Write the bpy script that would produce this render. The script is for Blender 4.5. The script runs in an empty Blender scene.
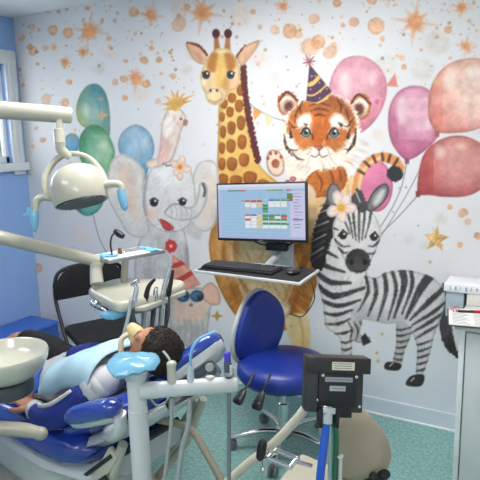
import bpy, bmesh, math, random
import numpy as np
from mathutils import Vector, Matrix, Euler

# ------------------------------------------------------------------ camera
CAM = Vector((3.619, -2.9753, 1.5969)); YAW, PITCH, ROLL, FPX = .5240, .1838, -.0247, 557.97
def _basis():
    f = Vector((-math.sin(YAW)*math.cos(PITCH), math.cos(YAW)*math.cos(PITCH), -math.sin(PITCH)))
    rt = Vector((math.cos(YAW), math.sin(YAW), 0)); up = rt.cross(f)
    return (math.cos(ROLL)*rt+math.sin(ROLL)*up, -math.sin(ROLL)*rt+math.cos(ROLL)*up, f)
RR, UU, FF = _basis()
scene = bpy.context.scene
cd = bpy.data.cameras.new('camera'); cam = bpy.data.objects.new('camera', cd)
scene.collection.objects.link(cam)
cd.sensor_width = 36; cd.lens = FPX/480*36; cd.clip_start = .02
cam.matrix_world = Matrix(((RR.x, UU.x, -FF.x, CAM.x), (RR.y, UU.y, -FF.y, CAM.y), (RR.z, UU.z, -FF.z, CAM.z), (0, 0, 0, 1)))
scene.camera = cam
# ------------------------------------------------------------------ world, lights, exposure
w = bpy.data.worlds.new('sky'); scene.world = w; w.use_nodes = True
wn = w.node_tree.nodes; bg = wn['Background']
sky = wn.new('ShaderNodeTexSky'); sky.sky_type = 'HOSEK_WILKIE'; sky.turbidity = 4
sky.sun_direction = (-.5, .35, .75)
w.node_tree.links.new(sky.outputs[0], bg.inputs[0]); bg.inputs[1].default_value = 1.2
sl = bpy.data.lights.new('sun', 'SUN'); sl.energy = 3.5; sl.angle = .01; so_ = bpy.data.objects.new('sun', sl); so_.rotation_euler = (0, math.radians(32), 0); scene.collection.objects.link(so_)
def area(name, loc, rot, sx, sy, power, col):
    l = bpy.data.lights.new(name, 'AREA'); l.shape = 'RECTANGLE'; l.size = sx; l.size_y = sy
    l.energy = power; l.color = col
    o = bpy.data.objects.new(name, l); o.location = loc; o.rotation_euler = rot
    scene.collection.objects.link(o); return o
area('ceiling_lamp_light', (2.3, -1.15, 2.455), (0, 0, 0), 1.15, .55, 25, (1, .98, .95))
area('ceiling_lamp_light', (1.3, -3.2, 2.455), (0, 0, 0), 1.15, .55, 12, (1, .965, .915))
area('ceiling_lamp_light', (3.3, -3.5, 2.455), (0, 0, 0), 1.15, .55, 13, (1, .965, .915))
area('window_daylight', (-.12, -.75, 1.8), (0, math.radians(-90), 0), .66, 1.05, 11, (.86, .93, 1))
vs = scene.view_settings
vs.view_transform = 'Standard'; vs.look = 'None'; vs.gamma = 1; vs.use_curve_mapping = False; vs.exposure = .45

# ------------------------------------------------------------------ helpers
def ray(px, py): return FF+RR*((px-240)/FPX)+UU*((240-py)/FPX)
def P(px, py, d): return CAM+ray(px, py)*d                 # point at a depth along the view
def Q(px, py, ax, v):                                       # point on a world plane
    r = ray(px, py); return CAM+r*((v-CAM[ax])/r[ax])
def s2l(c):
    return tuple((x/12.92 if x <= .04045 else ((x+.055)/1.055)**2.4) for x in [k/255 for k in c[:3]])
MATS = {}
def mat(name, col, rough=.5, metal=0, bump=0, bscale=60, var=0, vscale=8, coat=0, trans=0, alpha=1, emit=0, sss=0, spec=.5):
    if name in MATS: return MATS[name]
    m = bpy.data.materials.new(name); m.use_nodes = True; nt = m.node_tree; b = nt.nodes['Principled BSDF']
    c = s2l(col); b.inputs['Base Color'].default_value = (*c, 1)
    b.inputs['Roughness'].default_value = rough; b.inputs['Metallic'].default_value = metal
    b.inputs['Coat Weight'].default_value = coat; b.inputs['Coat Roughness'].default_value = .08
    b.inputs['Transmission Weight'].default_value = trans; b.inputs['Alpha'].default_value = alpha
    b.inputs['Specular IOR Level'].default_value = spec
    if sss: b.inputs['Subsurface Weight'].default_value = sss; b.inputs['Subsurface Scale'].default_value = .01
    if emit:
        b.inputs['Emission Color'].default_value = (*c, 1); b.inputs['Emission Strength'].default_value = emit
    tc = nt.nodes.new('ShaderNodeTexCoord')
    n = nt.nodes.new('ShaderNodeTexNoise'); n.inputs['Scale'].default_value = vscale; n.inputs['Detail'].default_value = 4
    nt.links.new(tc.outputs['Object'], n.inputs['Vector'])
    r = nt.nodes.new('ShaderNodeValToRGB'); v = max(var, .03)
    r.color_ramp.elements[0].position = .3; r.color_ramp.elements[1].position = .7
    r.color_ramp.elements[0].color = (*[max(0, x*(1-v)) for x in c], 1); r.color_ramp.elements[1].color = (*[min(1, x*(1+v)) for x in c], 1)
    nt.links.new(n.outputs['Fac'], r.inputs['Fac']); nt.links.new(r.outputs['Color'], b.inputs['Base Color'])
    if bump:
        n2 = nt.nodes.new('ShaderNodeTexNoise'); n2.inputs['Scale'].default_value = bscale; n2.inputs['Detail'].default_value = 3
        nt.links.new(tc.outputs['Object'], n2.inputs['Vector'])
        bp = nt.nodes.new('ShaderNodeBump'); bp.inputs['Strength'].default_value = bump; bp.inputs['Distance'].default_value = .004
        nt.links.new(n2.outputs['Fac'], bp.inputs['Height']); nt.links.new(bp.outputs['Normal'], b.inputs['Normal'])
    MATS[name] = m; return m
def attr_mat(name, rough=.6, emit=0, coat=0):
    m = bpy.data.materials.new(name); m.use_nodes = True; nt = m.node_tree; b = nt.nodes['Principled BSDF']
    a = nt.nodes.new('ShaderNodeAttribute'); a.attribute_name = 'paint'
    nt.links.new(a.outputs['Color'], b.inputs['Base Color']); b.inputs['Roughness'].default_value = rough
    b.inputs['Coat Weight'].default_value = coat
    if emit:
        b.inputs['Base Color'].default_value = (0, 0, 0, 1); nt.links.remove(b.inputs['Base Color'].links[0])
        b.inputs['Base Color'].default_value = (.02, .02, .02, 1)
        nt.links.new(a.outputs['Color'], b.inputs['Emission Color']); b.inputs['Emission Strength'].default_value = emit
    return m
ORG = {}
def link(o, parent, origin):
    scene.collection.objects.link(o)
    ORG[o.name] = Vector(origin)
    if parent is not None:
        o.parent = parent; o.location = Vector(origin)-ORG[parent.name]
    else: o.location = origin
def thing(name, label, cat, loc, group=None):
    o = bpy.data.objects.new(name, None); o.empty_display_size = .05; link(o, None, Vector(loc))
    o['label'] = label; o['category'] = cat
    if group: o['group'] = group
    return o
def tag(o, label, cat, group=None):
    o['label'] = label; o['category'] = cat
    if group: o['group'] = group
    return o
def struct(o): o['kind'] = 'structure'; return o
def obj(name, bm, m, parent=None, smooth=True, angle=40, sub=0, label=None):
    bmesh.ops.recalc_face_normals(bm, faces=bm.faces)
    me = bpy.data.meshes.new(name)
    vs_ = [v.co for v in bm.verts]
    lo = Vector((min(v.x for v in vs_), min(v.y for v in vs_), min(v.z for v in vs_)))
    hi = Vector((max(v.x for v in vs_), max(v.y for v in vs_), max(v.z for v in vs_)))
    c = (lo+hi)/2
    if parent is None: c.z = lo.z
    bm.transform(Matrix.Translation(-c)); bm.to_mesh(me); bm.free()
    for mm in (m if isinstance(m, (list, tuple)) else [m]): me.materials.append(mm)
    if smooth:
        me.shade_smooth(); me.set_sharp_from_angle(angle=math.radians(angle))
    o = bpy.data.objects.new(name, me); link(o, parent, c)
    if sub:
        s = o.modifiers.new('sub', 'SUBSURF'); s.levels = sub; s.render_levels = sub
    if label: o['label'] = label
    return o
BM = bmesh.new
def I4(): return Matrix.Identity(4)
def T(x, y=None, z=None): return Matrix.Translation(Vector(x) if y is None else Vector((x, y, z)))
def RX(a): return Matrix.Rotation(math.radians(a), 4, 'X')
def RY(a): return Matrix.Rotation(math.radians(a), 4, 'Y')
def RZ(a): return Matrix.Rotation(math.radians(a), 4, 'Z')
def frame(origin, zdir, xhint=(1, 0, 0)):
    z = Vector(zdir).normalized(); x = Vector(xhint); x = (x-z*x.dot(z))
    if x.length < 1e-4: x = Vector((0, 1, 0))-z*z.y
    x.normalize(); y = z.cross(x)
    return Matrix(((x.x, y.x, z.x, origin[0]), (x.y, y.y, z.y, origin[1]), (x.z, y.z, z.z, origin[2]), (0, 0, 0, 1)))
def box(bm, size, M=I4(), bev=0, seg=2):
    r = bmesh.ops.create_cube(bm, size=1); vs_ = r['verts']
    bmesh.ops.scale(bm, vec=size, verts=vs_)
    if bev:
        es = list({e for v in vs_ for e in v.link_edges})
        g = bmesh.ops.bevel(bm, geom=es, offset=bev, segments=seg, affect='EDGES', profile=.5)
        vs_ = list({v for f in g['faces'] for v in f.verts} | {v for v in vs_ if v.is_valid})
    bmesh.ops.transform(bm, matrix=M, verts=vs_)
def bbox(bm, x0, x1, y0, y1, z0, z1, bev=0):
    box(bm, (x1-x0, y1-y0, z1-z0), T((x0+x1)/2, (y0+y1)/2, (z0+z1)/2), bev)
def spline(pts, n=8):
    pts = [Vector(p) for p in pts]
    if len(pts) < 3: return pts
    out = []; q = [pts[0]*2-pts[1]]+pts+[pts[-1]*2-pts[-2]]
    for i in range(1, len(q)-2):
        for k in range(n):
            t = k/n; a, b, c, d = q[i-1:i+3]
            out.append(.5*((2*b)+(c-a)*t+(2*a-5*b+4*c-d)*t*t+(3*b-a-3*c+d)*t**3))
    out.append(pts[-1]); return out
def rings(bm, rr, close=True, cap=True):
    vr = [[bm.verts.new(p) for p in r] for r in rr]; n = len(vr[0])
    for a, b in zip(vr, vr[1:]):
        for i in range(n if close else n-1):
            j = (i+1) % n; bm.faces.new((a[i], a[j], b[j], b[i]))
    if cap and close:
        bm.faces.new(vr[0][::-1]); bm.faces.new(vr[-1])
def tube(bm, pts, r, seg=12, sm=0, flat=1.0, rib=0):
    if sm: 
        n0 = len(pts); pts = spline(pts, sm)
        if isinstance(r, (list, tuple)):
            r = [float(np.interp(i/(len(pts)-1)*(n0-1), range(n0), r)) for i in range(len(pts))]
    pts = [Vector(p) for p in pts]
    if not isinstance(r, (list, tuple)): r = [r]*len(pts)
    if rib: r = [x*(1+rib*(i % 2)) for i, x in enumerate(r)]
    up = None; rr = []
    for i, p in enumerate(pts):
        t = (pts[min(i+1, len(pts)-1)]-pts[max(i-1, 0)])
        if t.length < 1e-7: t = Vector((0, 0, 1))
        t.normalize()
        if up is None:
            up = Vector((0, 0, 1)) if abs(t.z) < .9 else Vector((1, 0, 0))
        up = (up-t*up.dot(t)).normalized(); s = t.cross(up)
        rr.append([p+(s*math.cos(2*math.pi*k/seg)+up*math.sin(2*math.pi*k/seg)*flat)*r[i] for k in range(seg)])
    rings(bm, rr)
def lathe(bm, prof, M=I4(), seg=32, sx=1, sy=1):
    rr = [[M@Vector((max(r, 1e-4)*math.cos(2*math.pi*k/seg)*sx, max(r, 1e-4)*math.sin(2*math.pi*k/seg)*sy, z)) for k in range(seg)] for r, z in prof]
    rings(bm, rr)
def cyl(bm, a, b, r, seg=20, bev=0):
    a = Vector(a); b = Vector(b); L = (b-a).length
    bev = bev or min(r*.15, L*.2)
    lathe(bm, [(r-bev, 0), (r, bev), (r, L-bev), (r-bev, L)], frame(a, b-a), seg)
def ellip(bm, c, rad, M=I4(), u=20, v=12):
    r = bmesh.ops.create_uvsphere(bm, u_segments=u, v_segments=v, radius=1)
    bmesh.ops.scale(bm, vec=rad, verts=r['verts']); bmesh.ops.transform(bm, matrix=M@T(c), verts=r['verts'])
def slab(bm, outline, z0, z1, M=I4(), bev=.004, seg=3):
    cx = sum(p[0] for p in outline)/len(outline); cy = sum(p[1] for p in outline)/len(outline)
    def ins(d):
        out = []
        for x, y in outline:
            l = math.hypot(x-cx, y-cy); k = max(0, (l-d)/l) if l > 0 else 1
            out.append((cx+(x-cx)*k, cy+(y-cy)*k))
        return out
    prof = [(bev*(1-math.sin(t)), z0+bev*(1-math.cos(t))) for t in [math.pi/2*k/seg for k in range(seg+1)]] 
    prof += [(bev*(1-math.cos(t)), z1-bev*(1-math.sin(t))) for t in [math.pi/2*k/seg for k in range(seg+1)]]
    rr = []
    for d, z in prof: rr.append([M@Vector((x, y, z)) for x, y in ins(d)])
    rings(bm, rr)
def rounded(pts, r=.03, n=5):
    out = []; N = len(pts)
    for i in range(N):
        p = Vector(pts[i][:2]); a = Vector(pts[i-1][:2]); b = Vector(pts[(i+1) % N][:2])
        da = (a-p); db = (b-p); ra = min(r, da.length*.45); rb = min(r, db.length*.45)
        s = p+da.normalized()*ra; e = p+db.normalized()*rb
        for k in range(n+1):
            t = k/n; q = s*(1-t)**2+p*2*t*(1-t)+e*t*t; out.append((q.x, q.y))
    return out
def fused(name, bm, m, parent, voxel=.005, smooth=4, label=None, M=None, paint=None):
    """unite overlapping closed pieces into one continuous skin"""
    if M is not None: bm.transform(M)
    bmesh.ops.recalc_face_normals(bm, faces=bm.faces)
    me = bpy.data.meshes.new(name); bm.to_mesh(me); bm.free()
    t = bpy.data.objects.new(name+'_tmp', me); scene.collection.objects.link(t)
    r = t.modifiers.new('r', 'REMESH'); r.mode = 'VOXEL'; r.voxel_size = voxel
    s = t.modifiers.new('s', 'SMOOTH'); s.iterations = smooth; s.factor = .5
    dg = bpy.context.evaluated_depsgraph_get(); dg.update()
    me2 = bpy.data.meshes.new_from_object(t.evaluated_get(dg))
    bpy.data.objects.remove(t); bpy.data.meshes.remove(me)
    b2 = BM(); b2.from_mesh(me2); bpy.data.meshes.remove(me2)
    return obj(name, b2, m, parent, angle=180, label=label)

# ------------------------------------------------------------------ a painter for printed surfaces (colours kept on the mesh)
_rs = np.random.RandomState(5); _LAT = _rs.rand(256, 256)
def noise(x, y, s, seed=0):
    x = x/s+seed*17.3; y = y/s+seed*9.1
    xi = np.floor(x).astype(int); yi = np.floor(y).astype(int); fx = x-xi; fy = y-yi
    fx = fx*fx*(3-2*fx); fy = fy*fy*(3-2*fy); g = lambda a, b: _LAT[a % 256, b % 256]
    return (g(xi, yi)*(1-fx)+g(xi+1, yi)*fx)*(1-fy)+(g(xi, yi+1)*(1-fx)+g(xi+1, yi+1)*fx)*fy
class Canvas:
    def __init__(s, X, Y, base):
        s.X = X; s.Y = Y; s.C = np.empty((len(X), 3)); s.C[:] = base
        s.order = None
    def box(s, x0, x1, y0, y1): return np.nonzero((s.X > x0) & (s.X < x1) & (s.Y > y0) & (s.Y < y1))[0]
    def put(s, idx, a, col): s.C[idx] = s.C[idx]*(1-a[:, None])+col*a[:, None]
    def shade(s, idx, sd, col, col2, gdir, var, edge, seed, soft):
        x = s.X[idx]; y = s.Y[idx]
        c = np.empty((len(idx), 3)); c[:] = col
        if col2 is not None:
            gx0, gy0, gx1, gy1 = gdir; L = (gx1-gx0)**2+(gy1-gy0)**2
            t = np.clip(((x-gx0)*(gx1-gx0)+(y-gy0)*(gy1-gy0))/L+.35*(noise(x, y, 9, seed)-.5), 0, 1)
            c = c*(1-t[:, None])+np.array(col2)*t[:, None]
        n = (noise(x, y, 7, seed)*.6+noise(x, y, 2.6, seed+3)*.4-.5)*2
        c = c*(1+var*n[:, None])
        if edge: c = c*(1-edge*np.exp(-((sd-1.0)/1.1)**2))[:, None]
        return np.clip(c, 0, 255)
    def poly(s, pts, col, col2=None, g=None, soft=.7, op=1, var=.06, edge=0, sm=True, clip=None, seed=1, fuzz=0):
        pts = [(float(a), float(b)) for a, b in pts]
        if sm:
            n = len(pts); out = []
            for i in range(n):
                a, b, c, d = [np.array(pts[(i+k) % n]) for k in (-1, 0, 1, 2)]
                for k in range(4):
                    t = k/4; out.append(.5*((2*b)+(c-a)*t+(2*a-5*b+4*c-d)*t*t+(3*b-a-3*c+d)*t**3))
            pts = out
        p = np.array(pts); idx = s.box(p[:, 0].min()-3, p[:, 0].max()+3, p[:, 1].min()-3, p[:, 1].max()+3)
        x = s.X[idx]; y = s.Y[idx]; ins = np.zeros(len(idx), bool); dm = np.full(len(idx), 1e9)
        for i in range(len(p)):
            ax, ay = p[i-1]; bx, by = p[i]
            if ay != by:
                cr = ((ay > y) != (by > y)) & (x < (bx-ax)*(y-ay)/(by-ay)+ax); ins ^= cr
            L = (bx-ax)**2+(by-ay)**2+1e-9; t = np.clip(((x-ax)*(bx-ax)+(y-ay)*(by-ay))/L, 0, 1)
            dm = np.minimum(dm, (x-ax-t*(bx-ax))**2+(y-ay-t*(by-ay))**2)
        sd = np.sqrt(dm)*np.where(ins, 1, -1)
        if fuzz: sd = sd+fuzz*(noise(x, y, 1.8, seed+7)-.6)
        a = np.clip(sd/soft*.5+.5, 0, 1)*op
        full = np.zeros(len(s.X), np.float32); full[idx] = a
        if clip is not None: a = a*clip[idx]
        if g is None: g = (p[:, 0].min(), p[:, 1].min(), p[:, 0].max(), p[:, 1].max())
        s.put(idx, a, s.shade(idx, sd, col, col2, g, var, edge, seed, soft)); return full
    def ell(s, cx, cy, rx, ry, col, ang=0, **k):
        a = math.radians(ang); return s.poly([(cx+rx*math.cos(t)*math.cos(a)-ry*math.sin(t)*math.sin(a), cy+rx*math.cos(t)*math.sin(a)+ry*math.sin(t)*math.cos(a)) for t in [2*math.pi*i/10 for i in range(10)]], col, **k)
    def line(s, pts, w, col, soft=.7, op=1, clip=None, sm=True, var=.06, seed=2, jag=0, ret=False):
        pts = [np.array(p, float) for p in pts]; n0 = len(pts)
        ww = w if isinstance(w, (list, tuple)) else [w]*n0
        if sm and n0 > 2:
            q = [pts[0]*2-pts[1]]+pts+[pts[-1]*2-pts[-2]]; out = []; wo = []
            for i in range(1, len(q)-2):
                a, b, c, d = q[i-1:i+3]
                for k in range(4):
                    t = k/4; out.append(.5*((2*b)+(c-a)*t+(2*a-5*b+4*c-d)*t*t+(3*b-a-3*c+d)*t**3)); wo.append(ww[i-1]*(1-t)+ww[i]*t)
            out.append(pts[-1]); wo.append(ww[-1]); pts, ww = out, wo
        p = np.array(pts); m = max(ww)+2
        idx = s.box(p[:, 0].min()-m, p[:, 0].max()+m, p[:, 1].min()-m, p[:, 1].max()+m)
        x = s.X[idx]; y = s.Y[idx]; sd = np.full(len(idx), -1e9)
        for i in range(len(p)-1):
            ax, ay = p[i]; bx, by = p[i+1]; L = (bx-ax)**2+(by-ay)**2+1e-9
            t = np.clip(((x-ax)*(bx-ax)+(y-ay)*(by-ay))/L, 0, 1)
            sd = np.maximum(sd, (ww[i]*(1-t)+ww[i+1]*t)/2-np.hypot(x-ax-t*(bx-ax), y-ay-t*(by-ay)))
        if jag: sd = sd+jag*(noise(x, y, 1.6, seed)-.5)
        a = np.clip(sd/soft*.5+.5, 0, 1)*op
        if clip is not None: a = a*clip[idx]
        full = None
        if ret: full = np.zeros(len(s.X), np.float32); full[idx] = a
        s.put(idx, a, s.shade(idx, sd, col, None, None, var, 0, seed, soft)); return full
    def hatch(s, mask, x0, x1, y0, y1, n, cols, ln, w, fn, op=.35, seed=0):
        rd = random.Random(seed)
        for k in range(n):
            x = rd.uniform(x0, x1); y = rd.uniform(y0, y1); dx, dy = fn(x, y); l = ln*rd.uniform(.6, 1.3); q = math.hypot(dx, dy)+1e-6
            s.line([(x, y), (x+dx/q*l*.5+rd.uniform(-.5, .5), y+dy/q*l*.5), (x+dx/q*l, y+dy/q*l)], [w*.4, w, w*.3], rd.choice(cols), clip=mask, op=op, soft=1, sm=False)
    def star(s, cx, cy, r, col, n=4, inner=.35, rot=-90, **k):
        pts = []
        for i in range(2*n):
            rr = r if i % 2 == 0 else r*inner; t = math.radians(rot+180*i/n); pts.append((cx+rr*math.cos(t), cy+rr*math.sin(t)))
        return s.poly(pts, col, sm=False, **k)
def painted_grid(name, m, A, U, V, nu, nv, painter, parent=None):
    """flat sheet from A along U and V; painter(X, Z 0..1 coordinates, world points) gives sRGB rows"""
    u = np.linspace(0, 1, nu); v = np.linspace(0, 1, nv); uu, vv = np.meshgrid(u, v)
    uu = uu.ravel(); vv = vv.ravel(); A = np.array(A, float); U = np.array(U, float); V = np.array(V, float)
    co = A+uu[:, None]*U+vv[:, None]*V; ctr = A+U/2+V/2
    col = np.clip(painter(uu, vv, co), 0, 255)/255
    lin = np.where(col <= .04045, col/12.92, ((col+.055)/1.055)**2.4)
    me = bpy.data.meshes.new(name); N = nu*nv; F = (nu-1)*(nv-1)
    me.vertices.add(N); me.vertices.foreach_set('co', (co-ctr).ravel().astype(np.float32))
    i, j = np.meshgrid(np.arange(nu-1), np.arange(nv-1)); a = (j*nu+i).ravel()
    q = np.stack([a, a+1, a+nu+1, a+nu], 1)
    me.loops.add(F*4); me.loops.foreach_set('vertex_index', q.ravel().astype(np.int32))
    me.polygons.add(F); me.polygons.foreach_set('loop_start', (np.arange(F)*4).astype(np.int32))
    me.update(calc_edges=True)
    ca = me.color_attributes.new('paint', 'FLOAT_COLOR', 'POINT')
    ca.data.foreach_set('color', np.concatenate([lin, np.ones((N, 1))], 1).ravel().astype(np.float32))
    me.materials.append(m); o = bpy.data.objects.new(name, me); link(o, parent, Vector(ctr)); return o
# ------------------------------------------------------------------ the printed mural
# The artwork is drawn on a chart; the chart is laid flat on the wall sheet once, in the wall's own coordinates.
def chart(co):
    d = co-np.array(CAM); z = d@np.array(FF)
    return 240+FPX*(d@np.array(RR))/z, 240-FPX*(d@np.array(UU))/z
def mural(uu, vv, co):
    X, Y = chart(co); c = Canvas(X, Y, (228, 229, 234)); rnd = random.Random(11)
    n = noise(X, Y, 60, 1); m = noise(X, Y, 22, 2)
    c.C *= (1-.035*n-.02*m)[:, None]
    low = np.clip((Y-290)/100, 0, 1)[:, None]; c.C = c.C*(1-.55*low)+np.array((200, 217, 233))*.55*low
    # splatter
    OR = (224, 156, 106); GR = (205, 200, 192); GO = (196, 150, 88)
    def dot(x, y, rx, ry=None, col=OR, op=.75, f=1.2): c.ell(x, y, rx, ry or rx, col, ang=rnd.uniform(0, 90), op=op, var=.2, edge=.08, fuzz=f, seed=rnd.randrange(99))
    def burst(x, y, r, col=OR, op=.8, k=9):
        for i in range(8):
            t = i*math.pi/4+.15; l = r*(2.2 if i % 2 == 0 else 1.4); c.line([(x, y), (x+l*math.cos(t), y+l*math.sin(t))], [r*.5, .15], col, sm=False, op=op*.7, soft=1.5)
        for i in range(k):
            t = rnd.uniform(0, 6.28); l = r*rnd.uniform(.8, 1.6)
            c.line([(x, y), (x+l*math.cos(t), y+l*math.sin(t))], [r*.55, .2], col, sm=False, op=op*.7, soft=2)
        c.ell(x, y, r*.75, r*.8, col, op=op, fuzz=3, var=.15, soft=2.5)
        for i in range(k): 
            t = rnd.uniform(0, 6.28); l = r*rnd.uniform(1.2, 2.2); c.ell(x+l*math.cos(t), y+l*math.sin(t), .7, .7, col, op=.6)
    for x, y, r in [(99, 68, 7), (193, 54, 7), (275, 78, 6), (437, 43, 13), (423, 70, 12), (385, 65, 11), (332, 50, 9), (187, 70, 6), (54, 49, 6), (378, 136, 7), (180, 8, 10), (240, 15, 12), (80, 235, 9), (60, 290, 8), (441, 219, 6), (140, 95, 8), (306, 45, 9), (110, 52, 7), (260, 60, 8), (425, 245, 5), (409, 240, 5)]:
        c.ell(x, y, r, r*.95, GR if x % 2 else (226, 206, 190), op=.42, fuzz=3, soft=2.5, var=.12, seed=int(x))
    for x, y, r in [(134, 12, 5.5), (68, 33, 5.5), (53, 30, 5), (32, 27, 4), (33, 51, 4.5), (30, 47, 3), (45, 48, 2.7), (54, 48, 2.4), (109, 38, 2.7), (115, 21, 2.6), (88, 8, 2.6), (152, 48, 2.8), (144, 60, 4.6), (159, 60, 3.2), (69, 82, 3.3), (115, 82, 3.2), (124, 79, 4.3), (146, 84, 4.3), (125, 98, 3.4), (158, 101, 3), (23, 85, 2.2), (46, 99, 5.2), (65, 103, 5), (126, 61, 2), (22, 38, 3), (179, 24, 7), (187, 7, 3.2), (173, 76, 3.6), (204, 15, 2.5), (253, 12, 2.8), (260, 27, 2.6), (275, 30, 5), (290, 31, 8), (298, 34, 5), (314, 19, 5), (337, 3, 4.5), (354, 22, 5.5), (376, 26, 8.5), (448, 30, 4.3), (469, 21, 2.6), (382, 39, 3.2), (402, 58, 3.6), (404, 67, 3), (437, 37, 2.3), (343, 25, 2.4), (334, 45, 3.4), (330, 52, 6.5), (160, 60, 2.5), (318, 42, 7), (310, 47, 9), (463, 213, 4.6), (468, 222, 3.6), (450, 207, 2.8), (478, 236, 4), (460, 245, 3), (38, 268, 5), (34, 288, 5), (372, 0, 5), (420, -6, 6), (40, 118, 3), (36, 128, 2), (43, 140, 3), (33, 146, 2)]:
        dot(x, y, r, r*rnd.uniform(.85, 1.2), op=rnd.uniform(.42, .72))
    for x, y, r in [(89, 31, 9), (151, 15, 6), (137, 80, 5), (83, 52, 3), (202, 13, 10), (283, 6, 4), (415, 22, 11), (466, 46, 5), (462, 7, 5), (65, 62, 3), (135, 76, 4), (390, -5, 6)]:
        burst(x, y, r)
    for i in range(460):
        x = rnd.uniform(10, 480); y = abs(rnd.gauss(0, 75))-5 if rnd.random() < .7 else rnd.uniform(0, 330)
        r = rnd.choice([.5, .6, .8, 1.1, 1.7]); col = rnd.choice([OR, OR, GO, GO, (140, 118, 100), (150, 120, 90), GR])
        c.ell(x, y, r, r, col, op=rnd.uniform(.35, .8))
    # the parts of the wall above and outside the chart's picture: more splatter
    for i in range(130):
        k = rnd.random()
        x, y = (rnd.uniform(-40, 900), rnd.uniform(-300, -5)) if k < .5 else (rnd.uniform(482, 900), rnd.uniform(-100, 500))
        dot(x, y, rnd.uniform(1.5, 8), op=.7)
    # --- balloons
    def balloon(pts, a, b, g, hl, seed, tip=None):
        mk = c.poly(pts, a, b, g=g, edge=.12, var=.09, seed=seed, soft=.8)
        cx_ = sum(p[0] for p in pts)/len(pts); cy_ = sum(p[1] for p in pts)/len(pts)
        rr_ = max(p[0] for p in pts)-min(p[0] for p in pts)
        c.ell(cx_+rr_*.05, cy_, rr_*.26, rr_*.34, tuple(min(255, q*.35+160) for q in b), op=.5, soft=rr_*.3, clip=mk, var=.1, seed=seed)
        c.line([(p[0], p[1]) for p in pts]+[pts[0]], rr_*.12, tuple(q*.8 for q in a), op=.45, soft=rr_*.09, clip=mk, var=.25, seed=seed)
        for hx, hy, rx, ry in hl: c.ell(hx, hy, rx, ry, (250, 245, 240), op=.45, soft=3, clip=mk)
        if tip: c.poly([(tip[0]-2.5, tip[1]-3), (tip[0]+2.5, tip[1]-3), (tip[0]+2, tip[1]+3), (tip[0]-2, tip[1]+3)], [q*.75 for q in a], sm=False)
        return mk
    STR = (120, 115, 120)
    c.line([(419, 194), (400, 215), (374, 242), (360, 270)], .8, STR); c.line([(407, 161), (402, 185), (392, 208), (372, 240)], .8, STR); c.line([(436, 134), (412, 185), (390, 222), (372, 250)], .6, STR)
    c.line([(93, 215), (100, 240), (112, 262)], .6, STR)
    balloon([(72, 197), (75, 186), (88, 178), (100, 185), (104, 198), (99, 210), (88, 216), (78, 211)], (40, 120, 118), (90, 170, 150), (80, 180, 95, 215), [(84, 190, 3, 4)], 3)
    c.ell(72, 143, 8, 10, (120, 175, 200), col2=(70, 140, 180), edge=.14); dot(73, 137, 2.5, op=.6)
    mk = balloon([(76, 112), (79, 97), (87, 86), (97, 84), (105, 92), (109, 107), (110, 122), (109, 137), (101, 134), (90, 130), (80, 124)], (158, 184, 132), (50, 124, 146), (76, 120, 104, 98), [(86, 110, 3, 6)], 4)
    c.line([(90, 90), (98, 103), (106, 128)], 3, (60, 130, 150), op=.4, clip=mk, soft=2); c.star(102, 115, 7, (214, 170, 120), inner=.4, op=.85); dot(101, 99, 2.5, op=.5)
    mk = balloon([(79, 146), (81, 134), (89, 126), (97, 125), (106, 131), (112, 142), (115, 153), (112, 165), (107, 178), (96, 176), (86, 168), (80, 158)], (58, 138, 100), (134, 188, 142), (84, 135, 108, 158), [(103, 146, 4, 4)], 5)
    c.line([(92, 134), (104, 140), (110, 152)], 4, (200, 220, 160), op=.35, clip=mk, soft=3)
    balloon([(118, 146), (121, 134), (130, 126), (139, 125), (149, 132), (154, 144), (153, 156), (148, 170), (144, 182), (135, 170), (122, 157)], (160, 192, 214), (98, 154, 190), (126, 132, 146, 172), [(145, 143, 3, 4)], 6)
    mk = balloon([(330, 97), (331, 78), (340, 62), (353, 56), (368, 58), (382, 70), (387, 86), (384, 104), (374, 122), (358, 134), (345, 130)], (226, 164, 180), (200, 116, 142), (345, 70, 372, 128), [(372, 78, 4, 6), (345, 85, 6, 12)], 7)
    dot(377, 102, 3, col=(190, 80, 120), op=.5)
    c.ell(376, 186, 17, 26, (224, 140, 176), col2=(208, 108, 150), edge=.14)
    c.poly([(386, 86), (395, 73), (398, 87)], (208, 130, 120), sm=False)
    balloon([(388, 122), (390, 105), (398, 92), (410, 86), (424, 87), (435, 96), (441, 112), (440, 132), (428, 148), (408, 160), (396, 150), (390, 138)], (186, 102, 140), (218, 164, 186), (395, 150, 430, 95), [(428, 124, 4, 5), (402, 110, 5, 14)], 8, (407, 161))
    balloon([(428, 104), (432, 84), (444, 67), (462, 59), (482, 59), (502, 74), (508, 98), (495, 120), (475, 130), (455, 133), (438, 132), (430, 122)], (218, 130, 122), (244, 208, 192), (436, 130, 482, 80), [(450, 80, 6, 10), (474, 72, 8, 6)], 9, (437, 134))
    c.star(437, 82, 5, (226, 190, 130), n=5, op=.8)
    balloon([(419, 172), (424, 154), (436, 142), (452, 136), (468, 137), (484, 146), (496, 162), (490, 182), (470, 195), (448, 197), (430, 195), (418, 193)], (178, 74, 80), (212, 140, 130), (440, 195, 466, 142), [(461, 146, 5, 3), (440, 152, 5, 6)], 10, (418, 194))
    # gold star and sparkles
    c.star(436, 239.5, 13.5, (212, 172, 112), n=5, inner=.42, rot=-84, fuzz=.8, var=.28)
    for k in range(60): c.ell(437+rnd.gauss(0, 4), 238+rnd.gauss(0, 4), .6, .6, rnd.choice([(240, 214, 160), (180, 134, 70)]), op=.7)
    for x, y, r in [(217, 316, 6), (377, 353, 2), (378, 361, 2.4), (382, 334, 2), (300, 30, 3), (430, 262, 2), (214, 222, 2)]: c.star(x, y, r, (190, 150, 80), inner=.4)
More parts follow.
